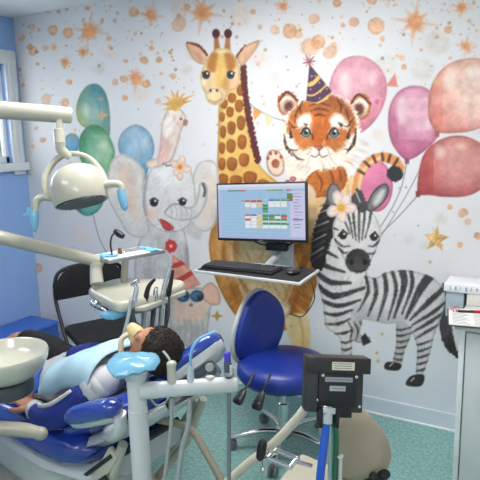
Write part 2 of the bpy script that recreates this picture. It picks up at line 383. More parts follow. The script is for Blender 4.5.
    # --- bunting
    c.line([(243, 98), (255, 108), (272, 117), (285, 121)], .8, (140, 130, 130))
    c.poly([(245, 102), (252, 104), (248, 111)], (120, 175, 190), sm=False); c.poly([(253, 107), (262, 112), (254, 121)], (226, 160, 90), sm=False); c.poly([(264, 113), (274, 118), (267, 127)], (222, 216, 170), sm=False)
    # --- giraffe
    YE = (228, 198, 128); BR = (178, 112, 48); MA = (92, 38, 38)
    body = c.poly([(214, 222), (220, 212), (250, 206), (285, 208), (308, 220), (318, 245), (319, 272), (313, 297), (303, 318), (280, 332), (252, 330), (236, 316), (224, 298), (214, 275), (209, 250), (210, 234)], (196, 138, 68), (170, 108, 44), g=(215, 220, 310, 320), var=.16, edge=.15)
    c.poly([(220, 226), (235, 222), (232, 245), (238, 275), (228, 285), (220, 265), (216, 240)], (216, 168, 100), clip=body, soft=3)
    c.poly([(240, 235), (262, 228), (285, 235), (290, 260), (285, 300), (268, 318), (248, 305), (238, 270)], (222, 196, 150), clip=body, soft=4, var=.1)
    for p in [[(226, 230), (224, 260), (236, 300)], [(296, 232), (304, 262), (296, 300)], [(248, 312), (270, 324), (294, 312)], [(240, 280), (252, 296), (262, 300)], [(300, 290), (290, 312), (272, 322)]]:
        c.line(p, [2, 5, 2], (150, 84, 30), clip=body, op=.7, soft=2)
    for p in [[(233, 228), (232, 262), (244, 296)], [(288, 240), (296, 270), (286, 304)]]: c.line(p, [1, 3, 1], (236, 214, 178), clip=body, op=.8, soft=1.5)
    c.poly([(285, 318), (306, 314), (310, 330), (308, 352), (298, 356), (292, 344)], (232, 214, 170), (214, 180, 120), soft=1.4)
    c.line([(300, 318), (303, 335), (302, 352)], 2, (190, 140, 80), op=.6, soft=1.5)
    c.poly([(256, 305), (275, 300), (290, 306), (284, 318), (264, 320)], (240, 236, 228), soft=2, op=.8)
    c.hatch(body, 212, 318, 212, 330, 150, [(150, 88, 36), (216, 164, 98), (232, 196, 140)], 12, 2, lambda x, y: ((y-265)*.5*(1 if x > 264 else -1), 14), .35, 4)
    neck = c.poly([(220, 96), (236, 80), (244, 76), (246, 100), (249, 125), (252, 145), (262, 168), (285, 190), (285, 215), (215, 215), (216, 190), (217, 160), (218, 130)], YE, (224, 176, 88), g=(216, 100, 262, 200), var=.06, edge=.12)
    pat = [(224, 104, 3.5, 5), (232, 98, 4, 5), (240, 90, 3.2, 6), (222, 117, 2.8, 5), (230, 112, 3.6, 5.5), (239, 106, 4, 6.5), (223, 132, 3, 6.5), (231.5, 128, 4, 7), (241, 123, 4, 7.5), (222, 148, 3, 6), (231, 146, 4.5, 7), (242, 142, 4.5, 7.5), (222, 164, 3.5, 6.5), (232, 164, 5, 7), (244, 160, 5, 7), (223, 180, 5, 6.5), (236, 181, 6, 6), (250, 178, 6.5, 7), (263, 186, 6, 7), (228, 196, 6, 6), (245, 198, 7, 7)]
    for k, (x, y, a, b) in enumerate(pat): c.poly([(x-a, y-b*.5), (x-a*.2, y-b), (x+a, y-b*.6), (x+a*.9, y+b*.5), (x+a*.1, y+b), (x-a*.9, y+b*.6)], BR, (150, 84, 34), clip=neck, var=.12, seed=k, edge=.1)
    c.line([(222, 100), (219, 130), (217, 170)], 2.6, (150, 90, 45), clip=neck, op=.35, soft=2)
    for k in range(19):
        t = k/18; x = 243+6*t+9*t*t; y = 68+92*t; c.ell(x, y, 3.2, 4.2, MA, ang=30, fuzz=1.6, seed=k)
    for ear, s1 in ([(185.5, 43), (193, 42), (200, 45), (207, 54), (206, 63), (199, 64), (191, 57)], 0), ([(260, 40), (256, 50), (250, 58), (242, 66), (237, 60), (238, 53), (246, 45)], 1):
        mk = c.poly(ear, (214, 168, 128), (236, 208, 186), edge=.15, var=.1)
    c.line([(187, 43), (199, 46), (207, 55)], [1, 2.6, 2], (110, 50, 40), jag=1); c.line([(245, 45), (239, 53), (236, 58)], [1, 2.2, 2], (120, 60, 45), jag=1)
    c.poly([(192, 50), (200, 54), (205, 60), (199, 62)], (196, 130, 100), op=.6, soft=2); c.poly([(256, 46), (250, 56), (243, 62), (246, 53)], (206, 150, 120), op=.6, soft=2)
    for hx, bx in ((216, 217.5), (228, 227)):
        c.line([(hx, 34), (hx+.3*(bx-hx), 42), (bx, 54)], [4.2, 4.6, 7.5], (176, 118, 70), soft=1); c.ell(hx, 33.5, 3.9, 4.6, (84, 34, 40), var=.2)
    head = c.poly([(214, 50), (222, 48), (230, 50), (236, 58), (240, 68), (240, 78), (237, 88), (229, 92), (226, 98), (221, 104), (213, 105), (207, 101), (205, 94), (201.5, 86), (200, 76), (203, 66), (208, 57)], (238, 214, 170), (232, 196, 150), var=.05, edge=.14)
    c.poly([(208, 60), (213, 52), (219, 56), (217, 70), (212, 72), (207, 68)], (186, 124, 62), clip=head, soft=1.6); c.poly([(224, 54), (231, 54), (236, 62), (234, 69), (228, 71), (224, 66)], (186, 124, 62), clip=head, soft=1.6)
    c.poly([(218, 56), (224, 56), (227, 75), (224, 86), (216, 86), (216, 72)], (228, 190, 112), clip=head, soft=2); c.poly([(225, 76), (230, 80), (228, 90), (222, 88)], (200, 140, 80), clip=head, soft=2, op=.7)
    c.ell(235, 83, 4, 4, (238, 180, 160), op=.6, soft=3, clip=head); c.ell(204, 82, 3, 4, (244, 230, 200), op=.8, soft=2, clip=head)
    c.ell(214.5, 96, 9, 8.5, (240, 222, 184), col2=(226, 198, 150), edge=.15, soft=1)
    for x in (210.5, 217): c.ell(x, 90.5, 1.1, 1.5, (90, 50, 40))
    c.line([(209, 100), (215, 102), (221, 99)], .8, (180, 130, 90))
    def eye(x, y, r, iris, rim=(40, 30, 30)):
        c.ell(x, y, r*1.15, r*1.05, (240, 236, 230)); c.ell(x, y, r, r, rim); c.ell(x, y+.1*r, r*.72, r*.72, iris); c.ell(x, y, r*.45, r*.45, (18, 16, 18)); c.ell(x+.3*r, y-.4*r, r*.25, r*.25, (252, 252, 252))
    eye(206, 75, 4, (70, 80, 84)); eye(230.5, 75, 4, (70, 80, 84)); c.line([(202, 73), (206, 70.8), (210, 72.2)], .9, (80, 50, 40)); c.line([(227, 72.2), (231, 70.8), (235, 73)], .9, (80, 50, 40))
    # --- elephant
    EG = (208, 207, 206); DG = (140, 140, 143); PK = (226, 204, 192)
    for bdy in ([(148, 226), (138, 244), (134, 270), (138, 300), (145, 335), (160, 345), (180, 345), (192, 330), (190, 290), (189, 258), (187, 240), (182, 226), (165, 220)],):
        b = c.poly(bdy, (212, 212, 213), (186, 186, 190), edge=.14, var=.1)
    c.line([(150, 250), (148, 275), (156, 292)], 3, (150, 150, 154), op=.5, soft=2.5, clip=b); c.line([(186, 246), (188, 262), (184, 276)], 4, (120, 122, 128), op=.5, soft=2.5, clip=b)
    c.line([(160, 262), (158, 290), (163, 320)], 3, (224, 222, 220), op=.7, soft=2.5, clip=b)
    e1 = c.poly([(108, 172), (112, 160), (121, 154), (133, 159), (144, 170), (144, 190), (146, 212), (150, 230), (142, 238), (128, 234), (119, 220), (110, 204), (105, 188)], (228, 222, 216), (216, 214, 214), edge=.14, var=.06)
    c.poly([(116, 168), (126, 164), (136, 178), (137, 200), (140, 220), (130, 212), (122, 196)], (228, 200, 184), clip=e1, soft=4, op=.75)
    e2 = c.poly([(196, 166), (206, 160), (216, 163), (219, 180), (219, 200), (215, 225), (202, 232), (190, 220), (190, 190)], (224, 221, 218), (212, 208, 206), edge=.14, var=.06)
    c.poly([(204, 180), (214, 175), (215, 200), (208, 222), (198, 214)], (226, 208, 196), clip=e2, soft=4, op=.7); c.poly([(192, 222), (202, 232), (198, 240), (186, 232)], (196, 196, 198), soft=1.5)
    hd = c.poly([(167, 160), (154, 166), (146, 178), (143, 195), (143, 210), (149, 223), (160, 231), (174, 233), (188, 227), (195, 212), (196, 192), (192, 172), (182, 161)], (230, 230, 229), (214, 214, 216), edge=.18, var=.05)
    c.ell(151, 214, 6, 6, (232, 190, 172), op=.6, soft=4, clip=hd); c.poly([(150, 172), (166, 164), (180, 170), (176, 186), (158, 188)], (234, 236, 237), clip=hd, soft=5, op=.8)
    c.line([(147, 176), (144, 196), (146, 214)], 3, (120, 122, 128), clip=hd, op=.55, soft=2)
    tr = c.poly([(164, 214), (168, 207), (177, 203), (188, 207), (195, 203), (198, 192), (199, 184), (204, 182), (208, 188), (206, 204), (198, 217), (186, 221), (174, 220)], (224, 223, 222), (206, 206, 208), edge=.18)
    for k in range(5): c.line([(170+5*k, 206+k*.5), (172+5*k, 212), (171+5*k, 218)], .8, (150, 150, 152), clip=tr, op=.6)
    c.line([(203, 184), (205, 190), (204, 196)], 2.6, (92, 88, 92)); c.line([(165, 212), (172, 204), (182, 205)], 1, DG, op=.8)
    c.poly([(160, 219), (168, 222), (174, 228), (169, 231), (163, 228)], (196, 66, 66), var=.1, edge=.14); c.line([(158, 219), (166, 229), (175, 231)], .8, (150, 110, 110))
    c.hatch(hd, 144, 196, 162, 230, 70, [(176, 176, 180), (240, 240, 240), (190, 178, 172)], 8, 1.2, lambda x, y: (x-170, 8), .35, 5); c.hatch(e1, 106, 148, 156, 236, 50, [(188, 184, 184), (236, 226, 220)], 10, 1.6, lambda x, y: (x-150, y-200), .35, 6); c.hatch(b, 136, 190, 240, 340, 70, [(150, 150, 156), (232, 230, 228)], 10, 1.8, lambda x, y: (2, 10), .35, 7)
    eye(154, 202.5, 4.2, (60, 40, 40)); eye(182.5, 202, 3.8, (60, 40, 40))
    for x in (154, 182.5):
        c.line([(x-4.5, 200.5), (x, 197.8), (x+4.5, 200.5)], .9, (70, 60, 60))
    def plum(x, y, r, petals, a=(244, 226, 222), b=(222, 130, 60)):
        for k, (dx, dy, wd) in enumerate(petals):
            l = math.hypot(dx, dy); nx, ny = -dy/l*wd, dx/l*wd
            mk = c.poly([(x, y), (x+dx*.5+nx, y+dy*.5+ny), (x+dx*.92+nx*.5, y+dy*.92+ny*.5), (x+dx, y+dy), (x+dx*.85-nx*.7, y+dy*.85-ny*.7), (x+dx*.4-nx*.8, y+dy*.4-ny*.8)], a, edge=.12, var=.06, seed=k)
            c.line([(x, y), (x+dx*.45, y+dy*.45)], [r*.5, .5], (236, 190, 90), sm=False, op=.8, soft=1.5)
        c.ell(x, y, r*.28, r*.28, b)
    plum(180, 167, 8, [(3, -12, 4.6), (12, 3, 4.6), (0, 14, 4.6), (-11, -5, 4.4), (-6, 9, 4)], a=(240, 216, 206))
    # little friend in a party hat below the elephant
    c.poly([(170, 300), (180, 288), (206, 288), (218, 294), (212, 304), (208, 330), (204, 345), (174, 345), (170, 325)], (212, 209, 208), (190, 188, 190), edge=.14, var=.12)
    c.poly([(200, 292), (210, 282), (219, 290), (220, 304), (208, 304)], (226, 186, 166), edge=.14); c.poly([(168, 298), (176, 286), (184, 296), (178, 308)], (222, 196, 184), edge=.15)
    c.poly([(174, 302), (190, 306), (206, 302), (204, 318), (190, 322), (176, 318)], (226, 198, 184), soft=2)
    mk = c.poly([(172, 254), (186, 264), (201, 284), (188, 290), (173, 291), (172, 272)], (224, 160, 142), sm=False, var=.1, edge=.1)
    for a, b in [((170, 266), (184, 262)), ((170, 284), (196, 270))]: c.line([a, ((a[0]+b[0])/2, (a[1]+b[1])/2+1), b], 5, (190, 62, 62), clip=mk)
    for k in range(7):
        t = k*.9; c.ell(171+3.6*math.cos(t), 246+4*math.sin(t), 2.6, 3, (204, 62, 58), fuzz=1)
    c.ell(171, 246, 1.6, 1.6, (240, 190, 180))
    for x in (183, 197): c.ell(x, 296, 7, 6, (96, 146, 178), col2=(50, 96, 130), edge=.3)
    c.ell(200, 298, 3, 3, (60, 50, 56)); c.ell(186, 296, 2.6, 2.6, (48, 70, 90)); c.ell(191, 305, 2, 1.6, (150, 110, 110))
    for k in range(5): c.line([(178+6*k, 320), (180+6*k, 332), (178+6*k, 342)], 1.6, (160, 158, 160), op=.5, soft=1.4)
    # --- cockatoo
    c.poly([(163, 118), (168, 109), (176, 107), (183, 111), (187, 120), (182, 130), (178, 145), (172, 160), (160, 167), (150, 168), (158, 156), (160, 140), (161, 128)], (238, 226, 218), (224, 204, 196), edge=.18, var=.07)
    c.poly([(162, 138), (168, 140), (170, 152), (160, 166), (158, 160)], (228, 170, 168), soft=2, op=.6); c.poly([(164, 122), (172, 118), (172, 132), (166, 138)], (246, 240, 236), soft=2)
    for dx, dy in [(-15, -4), (-12, -12), (-5, -18), (2, -18), (9, -15), (18, -13), (-13, 2), (7, -10), (15, -7), (-9, -6)]:
        c.line([(176, 109), (176+dx*.5, 107+dy*.6), (176+dx, 108+dy)], [4, 3, .5], (216, 168, 92), var=.15)
    c.ell(181, 119, 1.3, 1.3, (70, 40, 40)); c.poly([(184, 119), (188, 121), (186, 126), (183, 124)], (170, 120, 110)); c.ell(178, 124, 2, 2, (238, 170, 160), op=.6, soft=1.5)
    c.line([(163, 163), (168, 166)], 1, (120, 110, 110)); c.line([(166, 166), (171, 165)], 1, (120, 110, 110)); c.poly([(146, 163), (155, 158), (160, 165), (150, 169)], (240, 222, 206), edge=.15)
    c.hatch(None, 160, 184, 112, 158, 46, [(250, 244, 240), (206, 176, 166), (190, 170, 164)], 6, 1, lambda x, y: (-4, 8), .45, 8)
    # --- tiger
    TO = (204, 124, 62); TD = (168, 88, 36); TW = (242, 236, 228); BK = (44, 30, 28)
    tl = c.line([(356, 202), (356, 188), (360, 174), (369, 162), (382, 157), (393, 160), (399, 168)], [8, 9, 9, 9, 9, 10, 11], (216, 148, 90), jag=1, soft=1, ret=True)
    c.line([(360, 200), (359, 188), (362, 174), (370, 163), (382, 157)], [3, 3, 3, 3, 2], (240, 216, 184), op=.8, soft=1.4)
    for a, b in [((365, 162), (372, 169)), ((373, 156), (377, 165)), ((382, 151), (383, 161)), ((391, 152), (388, 163)), ((358, 170), (366, 175)), ((399, 157), (393, 167))]: c.line([(a[0]*1.5-b[0]*.5, a[1]*1.5-b[1]*.5), b], 2.8, (84, 52, 40), sm=False, clip=tl)
    c.ell(395, 174, 8.5, 8, (40, 42, 46), ang=20, fuzz=1.5, var=.2)
    c.poly([(300, 178), (330, 170), (352, 172), (350, 196), (334, 208), (322, 230), (308, 236), (302, 214)], (232, 204, 160), (222, 178, 130), soft=1.4, fuzz=2, var=.12)
    c.poly([(298, 160), (325, 158), (350, 160), (352, 176), (330, 182), (308, 182), (296, 172)], TW, fuzz=3, soft=1.5)
    arm = c.poly([(305, 181), (312, 172), (324, 166), (338, 165), (346, 171), (347, 182), (340, 192), (328, 197), (314, 197), (305, 192)], TO, TD, fuzz=1.5, edge=.15, var=.16)
    for p in [[(316, 172), (322, 182), (320, 192)], [(328, 168), (333, 178), (332, 190)], [(340, 170), (341, 180)]]: c.line(p, [1, 3, 1], (128, 60, 26), clip=arm, op=.8)
    c.poly([(304, 184), (312, 186), (316, 196), (308, 200), (301, 192)], (236, 214, 190), soft=1.4)
    c.poly([(284, 158), (296, 156), (304, 168), (300, 182), (288, 178)], (240, 228, 216), fuzz=2, soft=1.2)
    c.poly([(266, 158), (270, 150), (279, 151), (284, 160), (284, 172), (276, 177), (268, 171)], (238, 210, 190), edge=.3)
    c.ell(275.5, 163.5, 4, 4.5, (158, 84, 62))
    for x, y in [(268, 158), (270.5, 153.5), (276, 153), (281, 157)]: c.ell(x, y, 1.6, 2, (158, 84, 62))
    for x, y in [(288, 183), (293, 179), (287, 188)]: c.ell(x, y, 3.4, 3, (228, 140, 160), edge=.3, fuzz=1)
    for cx_, cy_, r, a in [(288, 104, 11.5, -12), (360, 107, 12, 12)]:
        c.ell(cx_, cy_, r*.95, r*1.15, (170, 96, 52), ang=a, fuzz=2.5, var=.2); c.ell(cx_, cy_+.5, r*.68, r*.85, (236, 220, 206), ang=a, fuzz=1.5, soft=1.5); c.ell(cx_+(1 if cx_ < 300 else -1), cy_+3, r*.48, r*.55, (96, 50, 36), ang=a, soft=2.5, fuzz=2)
        c.line([(cx_-r*.8, cy_-r*.2), (cx_-r*.1, cy_-r*1.05), (cx_+r*.8, cy_-r*.3)], 2, (84, 34, 26), jag=1)
    hd = c.poly([(296, 104), (310, 96), (330, 93), (346, 99), (357, 112), (361, 130), (360, 146), (350, 160), (336, 168), (320, 170), (303, 168), (288, 160), (280, 146), (280, 132), (285, 116)], TW, fuzz=4, soft=1.3, edge=.06)
    c.poly([(297, 106), (312, 98), (330, 95), (345, 101), (354, 114), (356, 128), (350, 146), (340, 156), (330, 150), (309, 150), (300, 156), (292, 148), (286, 132), (289, 116)], TO, TD, g=(300, 150, 330, 98), var=.14, soft=1.6, fuzz=2, clip=hd)
    for p in ([(298, 118), (308, 113), (314, 120), (313, 128), (303, 127), (297, 128)], [(329, 120), (336, 113), (346, 119), (349, 130), (340, 128), (330, 128)]): c.poly(p, TW, soft=2, fuzz=1.5)
    for p in ([(283, 136), (291, 134), (298, 146), (306, 152), (302, 164), (290, 158)], [(358, 136), (350, 136), (343, 148), (336, 152), (340, 164), (352, 156)]): c.poly(p, TW, soft=2.2, fuzz=2)
    c.poly([(314, 114), (328, 114), (331, 132), (327, 146), (312, 146), (311, 130)], (192, 100, 36), soft=2.2, var=.12)
    c.ell(313.5, 153, 7.5, 6, TW, soft=1.6); c.ell(325.5, 153, 7.5, 6, TW, soft=1.6); c.ell(319, 163, 8, 4.5, TW, soft=2)
    c.poly([(314, 145.5), (324, 145.5), (321.5, 149.5), (319, 151), (316.5, 149.5)], (204, 112, 92), edge=.3)
    c.line([(319, 151), (319, 154.5)], 1.1, (110, 60, 50)); c.line([(311, 155.5), (315.5, 157), (319, 154.5), (322.5, 157), (327, 155.5)], 1.1, (120, 66, 54)); 
    for x, y in [(310, 152), (308, 154), (311, 149.5), (329, 152), (331, 154), (328, 149.5)]: c.ell(x, y, .6, .6, (120, 80, 60))
    eye(306, 132.5, 5, (112, 148, 140)); eye(334, 133, 5, (112, 148, 140))
    for s_, x in ((1, 306), (-1, 334)): c.line([(x-5.5*s_, 134), (x, 127.5), (x+6*s_, 135), (x+7*s_, 139)], 1.3, BK)
    for p in [[(309, 106), (319, 103), (331, 106)], [(311, 111), (319, 108.5), (329, 111)], [(314, 116), (319, 114.5), (326, 116)], [(300, 106), (296, 114), (295, 122)], [(342, 104), (347, 112), (349, 121)]]: c.line(p, [.8, 2.4, .8], (70, 34, 24), op=.85)
    for p in [[(284, 134), (286, 146), (292, 156)], [(290, 128), (291, 137)], [(356, 128), (354, 142), (346, 154)], [(350, 128), (348, 137)], [(303, 122), (306, 124)], [(338, 122), (341, 125)]]: c.line(p, [1, 3.6, 1], BK, op=.9, jag=1)
    c.hatch(hd, 284, 360, 98, 128, 90, [(150, 78, 30), (228, 160, 96), (120, 58, 26)], 6, 1.2, lambda x, y: ((x-320)*.6, -14), .4, 1)
    c.hatch(None, 282, 362, 140, 168, 110, [(250, 246, 240), (214, 190, 168), (196, 150, 110)], 8, 1.3, lambda x, y: ((x-320)*.9, 14), .45, 2)
    for p in [[(303, 101), (300, 108), (301, 114)], [(337, 99), (341, 106), (341, 112)], [(315, 99), (319, 97.5), (324, 99)], [(289, 122), (293, 127), (298, 127)], [(352, 120), (348, 126), (343, 126)], [(286, 146), (291, 150), (297, 150)], [(355, 144), (350, 149), (344, 149)], [(292, 152), (297, 158), (304, 160)]]: c.line(p, [.8, 2.2, .6], (60, 34, 26), op=.8, jag=.6)
    c.ell(306, 121, 4, 2.6, (250, 246, 240), soft=2); c.ell(334, 121, 4, 2.6, (250, 246, 240), soft=2)
    hat = c.poly([(309.5, 64), (331.5, 91), (328, 99), (318, 104), (306, 102)], (78, 46, 84), sm=False, var=.12, edge=.15)
    for a, m_, b, w_ in [((304, 84), (312, 84), (322, 74), 4), ((303, 94), (314, 95), (328, 84), 1.6), ((302, 103), (318, 105), (335, 93), 6)]: c.line([a, m_, b], w_, (226, 188, 104), clip=hat)
    for k in range(12): c.ell(rnd.uniform(307, 327), rnd.uniform(72, 100), .6, .6, (230, 200, 130), clip=hat)
    for k in range(9):
        t = k*.7; c.line([(309, 62), (309+6*math.cos(t), 61+6.5*math.sin(t))], [2, .8], (214, 130, 120) if k % 2 else (120, 70, 90), sm=False)
    # --- zebra
    ZW = (226, 226, 226); ZG = (186, 187, 190); ZB = (52, 52, 56); HO = (46, 46, 50)
    c.poly([(441, 300), (447, 292), (451, 310), (453, 334), (459, 357), (451, 354), (443, 343), (439, 325)], (84, 82, 86), (40, 40, 44), g=(445, 300, 452, 355), var=.25, fuzz=1.5)
    far = c.poly([(398, 318), (412, 322), (411, 336), (405, 350), (401, 364), (393, 362), (396, 345), (396, 330)], ZG, edge=.14)
    farf = c.poly([(346, 318), (362, 318), (360, 334), (370, 337), (368, 344), (352, 341), (344, 334)], ZG, edge=.14)
    zb = c.poly([(322, 222), (316, 240), (315, 262), (318, 284), (323, 306), (325, 326), (333, 333), (340, 340), (341, 356), (339, 374), (350, 374), (352, 350), (353, 334), (357, 320), (372, 321), (388, 324), (402, 323), (411, 332), (417, 348), (416, 374), (423, 374), (430, 354), (435, 334), (441, 318), (446, 300), (443, 288), (435, 279), (419, 272), (400, 270), (384, 273), (374, 278), (366, 270), (362, 240), (344, 214)], ZW, (206, 207, 210), g=(330, 260, 420, 330), edge=.15, var=.06)
    c.poly([(356, 306), (380, 312), (404, 314), (402, 326), (372, 324), (354, 322)], (176, 178, 184), clip=zb, soft=5, op=.6)
    def st(p, w_, cl=zb): c.line(p, w_, ZB, clip=cl, soft=.9, var=.3, jag=.8, op=.93)
    st([(312, 240), (324, 250), (338, 258)], [3, 4, 1.5]); st([(312, 254), (326, 266), (345, 272)], [4, 5, 2]); st([(314, 270), (330, 282), (350, 283)], [4, 6, 3]); st([(316, 284), (334, 296), (364, 288)], [4, 6.5, 3])
    st([(319, 299), (338, 306), (360, 300)], [3, 5, 2]); st([(321, 312), (336, 315), (352, 310)], [2, 4, 2]); st([(324, 324), (338, 324), (350, 319)], [1.5, 3.5, 1.5]); st([(334, 334), (344, 333), (352, 330)], [1, 3, 1])
    for k in range(5): st([(338, 341+7*k), (346, 343+7*k), (353, 340+7*k)], [1, 2.6, 1])
    st([(366, 277), (368, 292), (358, 312)], [3, 3.5, 1]); st([(374, 276), (376, 294), (368, 316)], [3, 4.5, 1.5]); st([(384, 272), (386, 292), (378, 320)], [4, 4.5, 1.5]); st([(392, 270), (396, 290), (388, 320)], [3.5, 4, 1.2])
    st([(402, 269), (404, 286), (394, 318)], [8, 6, 2]); st([(411, 270), (412, 286), (402, 314)], [3.5, 4, 1.5]); st([(431, 274), (420, 290), (406, 318)], [10, 8, 2.5]); st([(444, 288), (430, 301), (410, 320)], [5, 6, 2])
    st([(447, 301), (432, 313), (412, 325)], [2.5, 4, 1.5]); st([(444, 312), (430, 322), (413, 332)], [2, 4, 1.5]); st([(440, 324), (428, 331), (415, 339)], [1.5, 3.5, 1.2])
    for k in range(5): st([(414, 345+6.5*k), (422, 344+6.5*k), (432, 340+6.5*k)], [1, 2.6, 1])
    for k in range(6): st([(392, 328+6*k), (400, 330+6*k), (412, 327+6*k)], [1, 2.2, 1], far)
    for k in range(3): st([(348+6*k, 322), (352+6*k, 330), (350+6*k, 340)], [1, 2, 1], farf)
    c.line([(443, 284), (447, 298), (444, 318)], 2, ZB)
    c.poly([(361, 338), (365, 333), (371, 342), (363, 346)], HO, sm=False); c.poly([(387, 362), (401, 364), (398, 370.5), (385, 369)], HO, edge=.14); c.poly([(411, 376), (424, 375), (421, 386), (406, 385)], HO, edge=.14)
    for x, y in [(411, 381), (390, 366)]: c.line([(x, y), (x+3, y-3)], 1, (220, 220, 220), sm=False)
    c.hatch(zb, 320, 445, 240, 370, 170, [(120, 120, 126), (240, 240, 240), (160, 160, 166)], 6, 1.2, lambda x, y: (-4, 10), .35, 3)
    # mane and neck
    c.poly([(336, 188), (326, 200), (316, 222), (311, 246), (312, 266), (322, 270), (330, 244), (342, 215)], (40, 40, 44), var=.3, fuzz=2)
    for k in range(11): c.line([(311+k*.6 if k < 6 else 312+k, 262-7*k), (322+k*1.2, 254-6.5*k)], [.8, 2], (190, 190, 196) if k % 2 else (90, 90, 98), sm=False, op=.8)
    hd = c.poly([(340, 212), (352, 205), (367, 208), (377, 218), (381, 232), (378, 246), (371, 262), (366, 272), (350, 272), (345, 262), (339, 250), (334, 240), (333, 224)], ZW, (210, 210, 212), edge=.15, var=.05)
    mk = c.poly([(366, 208), (370, 196), (377, 187), (386, 183), (389.5, 190), (386, 200), (378, 208), (371, 212)], (120, 120, 124), edge=.4, var=.15); c.poly([(373, 202), (380, 191), (385, 190), (382, 199), (376, 206)], (206, 204, 206), clip=mk, soft=2)
    c.poly([(326, 196), (330, 184), (337, 184), (341, 192), (338, 204), (330, 206)], (130, 130, 134), edge=.4); 
    c.poly([(350, 200), (358, 188), (364, 196), (368, 208), (360, 212)], (70, 70, 76), fuzz=2.5); c.line([(356, 192), (360, 202)], 1.2, (200, 200, 204))
    for p, w_ in [([(353, 208), (354, 222), (356, 240)], [2.5, 2.5, 1]), ([(359, 208), (359, 224), (359, 242)], [2.2, 2.4, 1]), ([(365, 208), (364, 222), (362, 240)], [2.5, 2.4, 1]), ([(371, 212), (369, 224), (365, 238)], [2.5, 2, .8]), ([(347, 210), (350, 222), (353, 238)], [2.5, 2, .8]), ([(341, 214), (346, 224), (350, 234)], [2, 1.6, .6]),
                  ([(335, 240), (342, 246), (350, 246)], [2.5, 2, .8]), ([(338, 248), (344, 253), (348, 252)], [2.5, 2, .8]), ([(380, 240), (374, 246), (368, 246)], [2.5, 2, .8]), ([(376, 252), (372, 254), (368, 253)], [2, 1.6, .8]), ([(334, 228), (338, 230)], [2, 1])]: st(p, w_, hd)
    c.ell(358, 261, 12.5, 12.5, (50, 48, 52), col2=(84, 82, 86), fuzz=1.5, var=.2); c.ell(351.5, 262, 2.2, 2.8, (22, 20, 24)); c.ell(365, 262, 2.2, 2.8, (22, 20, 24)); c.line([(352, 270), (358, 271.5), (365, 270)], .8, (25, 22, 25))
    eye(343, 235.5, 4, (40, 36, 38)); eye(374, 237, 4, (40, 36, 38))
    for a, b in [((338, 236), (343, 230)), ((343, 230), (348, 234)), ((370, 236), (375, 232)), ((375, 232), (379, 237))]: c.line([a, b], 1.3, BK)
    plum(341, 208, 13, [(-5, -17, 6.2), (8, -14, 6), (16, 0, 6), (2, 15, 6), (-14, 6, 6.4)], a=(240, 222, 220), b=(226, 170, 80))
    g_ = c.C.mean(1, keepdims=True); c.C = g_+(c.C-g_)*1.0+np.array((3, 0, -3))
    return c.C
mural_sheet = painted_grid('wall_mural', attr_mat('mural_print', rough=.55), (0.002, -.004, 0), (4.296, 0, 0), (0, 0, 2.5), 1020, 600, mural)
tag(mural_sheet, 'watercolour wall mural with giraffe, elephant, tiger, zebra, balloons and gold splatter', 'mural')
# ------------------------------------------------------------------ the room
def wallmat(name, col, rough=.6): return mat(name, col, rough, bump=.06, bscale=150, var=.02, vscale=2)
WHT = wallmat('white_paint', (226, 228, 232)); BLU = wallmat('blue_paint', (146, 180, 232), .5)
XR, YF = 4.3, -4.4
b = BM(); bbox(b, -.1, XR+.1, 0, .1, 0, 2.5); struct(obj('wall_back', b, WHT, smooth=False))
b = BM(); bbox(b, XR, XR+.1, YF, 0, 0, 2.5); struct(obj('wall_right', b, WHT, smooth=False))
b = BM(); bbox(b, -.1, XR+.1, YF-.1, YF, 0, 2.5); struct(obj('wall_front', b, WHT, smooth=False))
WY0, WY1, WZ0, WZ1 = -1.28, -.125, 1.44, 2.16                 # window opening
b = BM(); bbox(b, -.1, 0, YF, WY0, 0, 2.5); bbox(b, -.1, 0, WY1, 0, 0, 2.5); bbox(b, -.1, 0, WY0, WY1, 0, WZ0); bbox(b, -.1, 0, WY0, WY1, WZ1, 2.5)
struct(obj('wall_left', b, BLU, smooth=False))
b = BM(); bbox(b, -.1, XR+.1, YF-.1, .1, 2.5, 2.6); struct(obj('ceiling', b, mat('ceiling_paint', (222, 226, 230), .8, bump=.05, var=.02), smooth=False))
# vinyl floor with fine flecks
fm = bpy.data.materials.new('teal_vinyl'); fm.use_nodes = True; nt = fm.node_tree; pb = nt.nodes['Principled BSDF']
tc = nt.nodes.new('ShaderNodeTexCoord'); vo = nt.nodes.new('ShaderNodeTexVoronoi'); vo.inputs['Scale'].default_value = 48
nz = nt.nodes.new('ShaderNodeTexNoise'); nz.inputs['Scale'].default_value = 60; nz.inputs['Detail'].default_value = 6
r1 = nt.nodes.new('ShaderNodeValToRGB'); r1.color_ramp.elements[0].position = .38; r1.color_ramp.elements[1].position = .66
r1.color_ramp.elements[0].color = (*s2l((112, 158, 154)), 1); r1.color_ramp.elements[1].color = (*s2l((146, 188, 182)), 1)
r2 = nt.nodes.new('ShaderNodeValToRGB'); r2.color_ramp.elements[0].position = .1; r2.color_ramp.elements[1].position = .16
r2.color_ramp.elements[0].color = (1, 1, 1, 1); r2.color_ramp.elements[1].color = (0, 0, 0, 1)
mx = nt.nodes.new('ShaderNodeMixRGB'); mx.inputs[2].default_value = (*s2l((190, 222, 216)), 1)
nt.links.new(tc.outputs['Object'], vo.inputs['Vector']); nt.links.new(tc.outputs['Object'], nz.inputs['Vector'])
nt.links.new(nz.outputs['Fac'], r1.inputs[0]); nt.links.new(vo.outputs['Distance'], r2.inputs[0]); nt.links.new(r2.outputs[0], mx.inputs[0]); nt.links.new(r1.outputs[0], mx.inputs[1])
nt.links.new(mx.outputs[0], pb.inputs['Base Color']); pb.inputs['Roughness'].default_value = .38
b = BM(); bbox(b, -.1, XR+.1, YF-.1, .1, -.1, 0); struct(obj('floor', b, fm, smooth=False))
